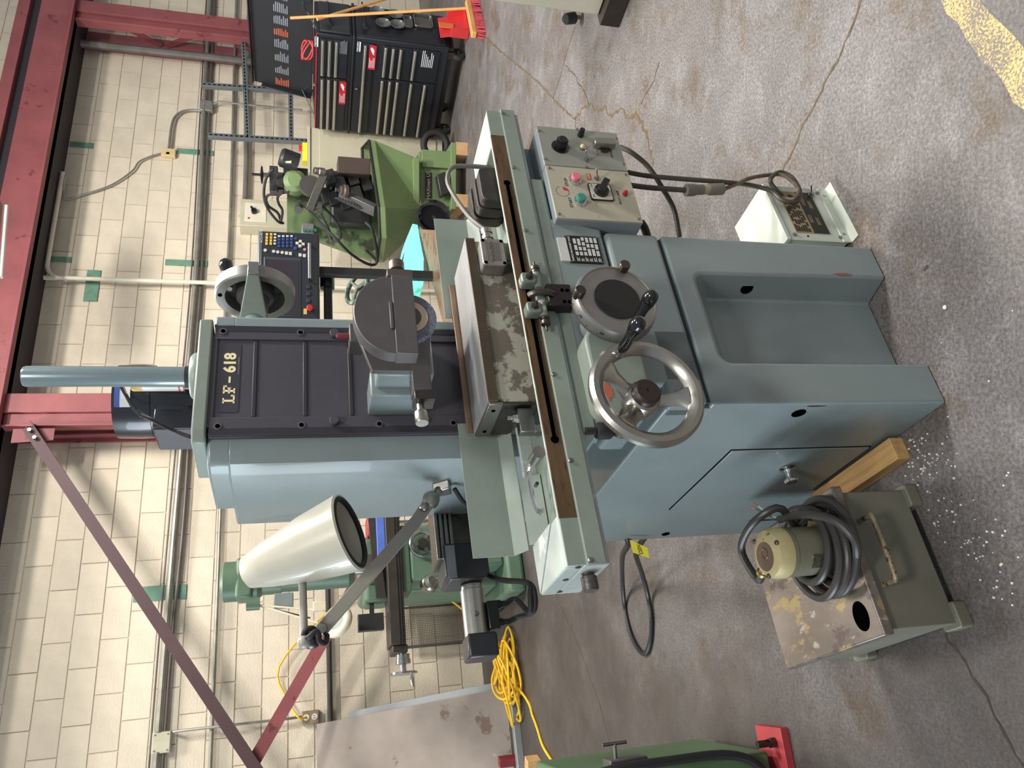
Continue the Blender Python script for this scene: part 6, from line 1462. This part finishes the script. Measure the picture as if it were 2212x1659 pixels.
G().box(mx0, mx1, -.13, -.11, mz1 - .02, mz1).o('frame_bar', STEEL, mp, bev=.002)
# ---- leaning sheets of steel
def leaning(nm, pBR, pTR, width, th, m, label):
    bR = pBR; tR = pTR; wv = -WA.x * width
    n = (tR - bR).cross(wv).normalized() * th; P = [bR, bR + wv, tR + wv, tR]
    g = G().add([p - bR for p in P] + [p + n - bR for p in P], [(0, 1, 2, 3), (7, 6, 5, 4), (0, 4, 5, 1), (1, 5, 6, 2), (2, 6, 7, 3), (3, 7, 4, 0)])
    o = g.o(nm, m, None); o.location = bR
    bm = bmesh.new(); bm.from_mesh(o.data); bmesh.ops.recalc_face_normals(bm, faces=bm.faces); bm.to_mesh(o.data); bm.free()
    return tag(o, label, 'steel sheet')
ST1 = mat('rusty_grey_sheet', (146, 135, 126), .55, .2, .08, 3, spots=[((112, 92, 80), .62, 3), ((176, 166, 154), .7, 8)]); ST2 = mat('pale_grey_sheet', (156, 160, 162), .4, .4, .05, 5)
bR = fl(1092, 1486); tR = WA.w(WA.Y(685, 1564, -.06)); leaning('steel_sheet', bR, tR, 1.5, .006, ST1, 'rusty brown grey steel sheet leaning at the left edge')
bR2 = fl(1072, 1474); tR2 = WA.w(WA.Y(752, 1538, -.03)); leaning('steel_sheet', bR2, tR2, 1.5, .004, ST2, 'pale grey sheet sticking out behind the rusty leaning sheet')
o = G().box(-.1, 1.5, -.03, .03, .0, .05).o('metal_profile', ST2, None, bev=.003); o.location = fl(1118, 1500) + V((-.1, 0, 0)); o.rotation_euler.z = WA.rz + math.pi; tag(o, 'pale metal profile lying on the floor along the leaning sheets', 'metal profile')
wallrun('pipe', [(-1.2, -.04, 1.28), (.9, -.04, 1.29)], .022, mat('black_pipe', (62, 58, 56), .5, .3), 'black pipe along the wall above the leaning steel sheet', sub=1)
# ---- yellow extension cord
YEL = mat('yellow_cord', (236, 190, 40), .45)
rd = random.Random(14); pts = []
oc = WA.w(V((-.255, -.06, 1.47)))
cq0 = fl(1110, 1440)
pts += [oc, oc + V((.03, -.05, .06)), WA.w(V((-.1, -.05, 1.62))), WA.w(V((.15, -.05, 1.68))), WA.w(V((.5, -.06, 1.35))), WA.w(V((.72, -.09, .95))), WA.w(V((.66, -.3, .5)))]
pts += [cq0 + V((.25, .35, .2)), cq0 + V((.1, .2, .06))]
hc = fl(1112, 1452); e1, e2 = WA.x, WA.y
for L_ in range(15):
    c_ = hc + e1 * rd.uniform(-.1, .1) + e2 * rd.uniform(-.1, .12); a_r, b_r = rd.uniform(.12, .27), rd.uniform(.10, .24); ph = rd.uniform(0, 6.28); zh = rd.uniform(.01, .085)
    for i in range(10):
        t = 2 * math.pi * i / 10 + ph * .15
        pts.append(c_ + e1 * (a_r * math.cos(t)) + e2 * (b_r * math.sin(t)) + V((0, 0, .012 + zh * (1 + math.sin(t + ph)) + L_ * .002)))
for p in ((1136, 1508), (1150, 1545), (1160, 1572), (1172, 1610), (1190, 1640), (1206, 1662), (1225, 1690)): pts.append(fl(*p, .01))
o = G().tube(pts, .0085, 7, sub=4).o('extension_cord', YEL); tag(o, 'yellow extension cord heaped on the floor and running out at the left', 'extension cord')

# ---- white cabinet at the right edge
wf = fl(1338, 47)
wcab = empty('white_machine', loc=(wf.x, wf.y, 0), rz=R_(-60)); tag(wcab, 'white machine cabinet with rusty bottom edge at the right frame edge', 'machine')
WCR = mat('white_rust_speckled', (224, 222, 204), .4, 0, .02, 6, spots=[((120, 96, 58), .70, 26)])
G().box(.0, .9, .03, .8, .105, 1.15).o('cabinet', WCR, wcab, bev=.004)
G().box(-.02, .9, -.02, .12, .0, .10).o('foot_beam', mat('dark_timber', (58, 50, 44), .8, 0, .15, 14), wcab, bev=.004)
G().box(-.02, .9, .6, .75, .0, .10).o('foot_beam', _m['dark_timber'], wcab, bev=.004)
pq_ = fl(1256, 48)
pg = empty('power_plug', loc=(pq_.x, pq_.y, 0)); tag(pg, 'black power plug hanging beside the white machine cabinet', 'plug')
G().lathe([(.012, .12), (.03, .1), (.032, .045), (.026, .04)], (0.03, 0, 0), (-.3, -.1, 1), 20).o('plug_body', BLACKM, pg); G().lathe([(.012, .04), (.012, .012)], (0.03, 0, 0), (-.3, -.1, 1), 14).o('plug_pins', _m['brass_fitting'], pg)

# ---- green machine cut by the lower left frame edge
lf0 = fl(1696, 1602)
lm_ = empty('green_machine', loc=(lf0.x, lf0.y, 0), rz=R_(20)); tag(lm_, 'dark green machine with red foot cut off at the left frame edge', 'machine')
LG = mat('lower_green_paint', (84, 112, 78), .4, 0, .04, 5)
LMF = Frame((lf0.x, lf0.y, 0), R_(20))
G().box(-.8, -.022, .02, .5, .055, .70).o('body', LG, lm_, bev=.01)
rq = LMF.Z(1700, 1590); G().box(-.16, .045, -.03, .12, 0, .028).o('red_foot', mat('red_foot_paint', (172, 62, 66), .5), lm_, bev=.002)
G().lathe([(.016, 0), (.016, .02), (.012, .021), (.012, .065)], (-.0, .015, .028), (0, 0, 1), 6).o('levelling_bolt', STEELD, lm_)
G().tube([(-.12, .03, .715), (-.05, .015, .69), (-.012, .008, .62), (-.008, .008, .4), (-.016, .006, .2), (-.07, -.0, .1), (-.2, -.005, .06)], .014, 10).o('hose', BLACKM, lm_)
cl0 = LMF.X(1350, 1630, .02)
G().box(-.022, .012, .03, .10, cl0.z - .065, cl0.z + .06).o('clamp_plate', GUARD, lm_, bev=.004)
G().cyl((.01, .06, cl0.z + .03), (.055, .055, cl0.z + .03), .006, n=10).o('clamp_screw', STEEL, lm_)
G().cyl((.055, .055, cl0.z - .01), (.055, .055, cl0.z + .07), .0055, n=10).o('tee_bar', STEEL, lm_)
q = fl(1108, 1650); o = G().box(-.2, .06, -.04, .04, .0, .09).o('wood_block', WOOD, None, bev=.003); o.location = fl(1165, 1655); tag(o, 'short wood block under the red post at the left frame edge', 'wood')
o = G().box(-.03, .03, -.03, .03, .0, .16).o('red_post', mat('dark_red_post', (122, 36, 40), .5), None, bev=.003); o.location = fl(1125, 1640); tag(o, 'short dark red steel post at the left frame edge', 'post')
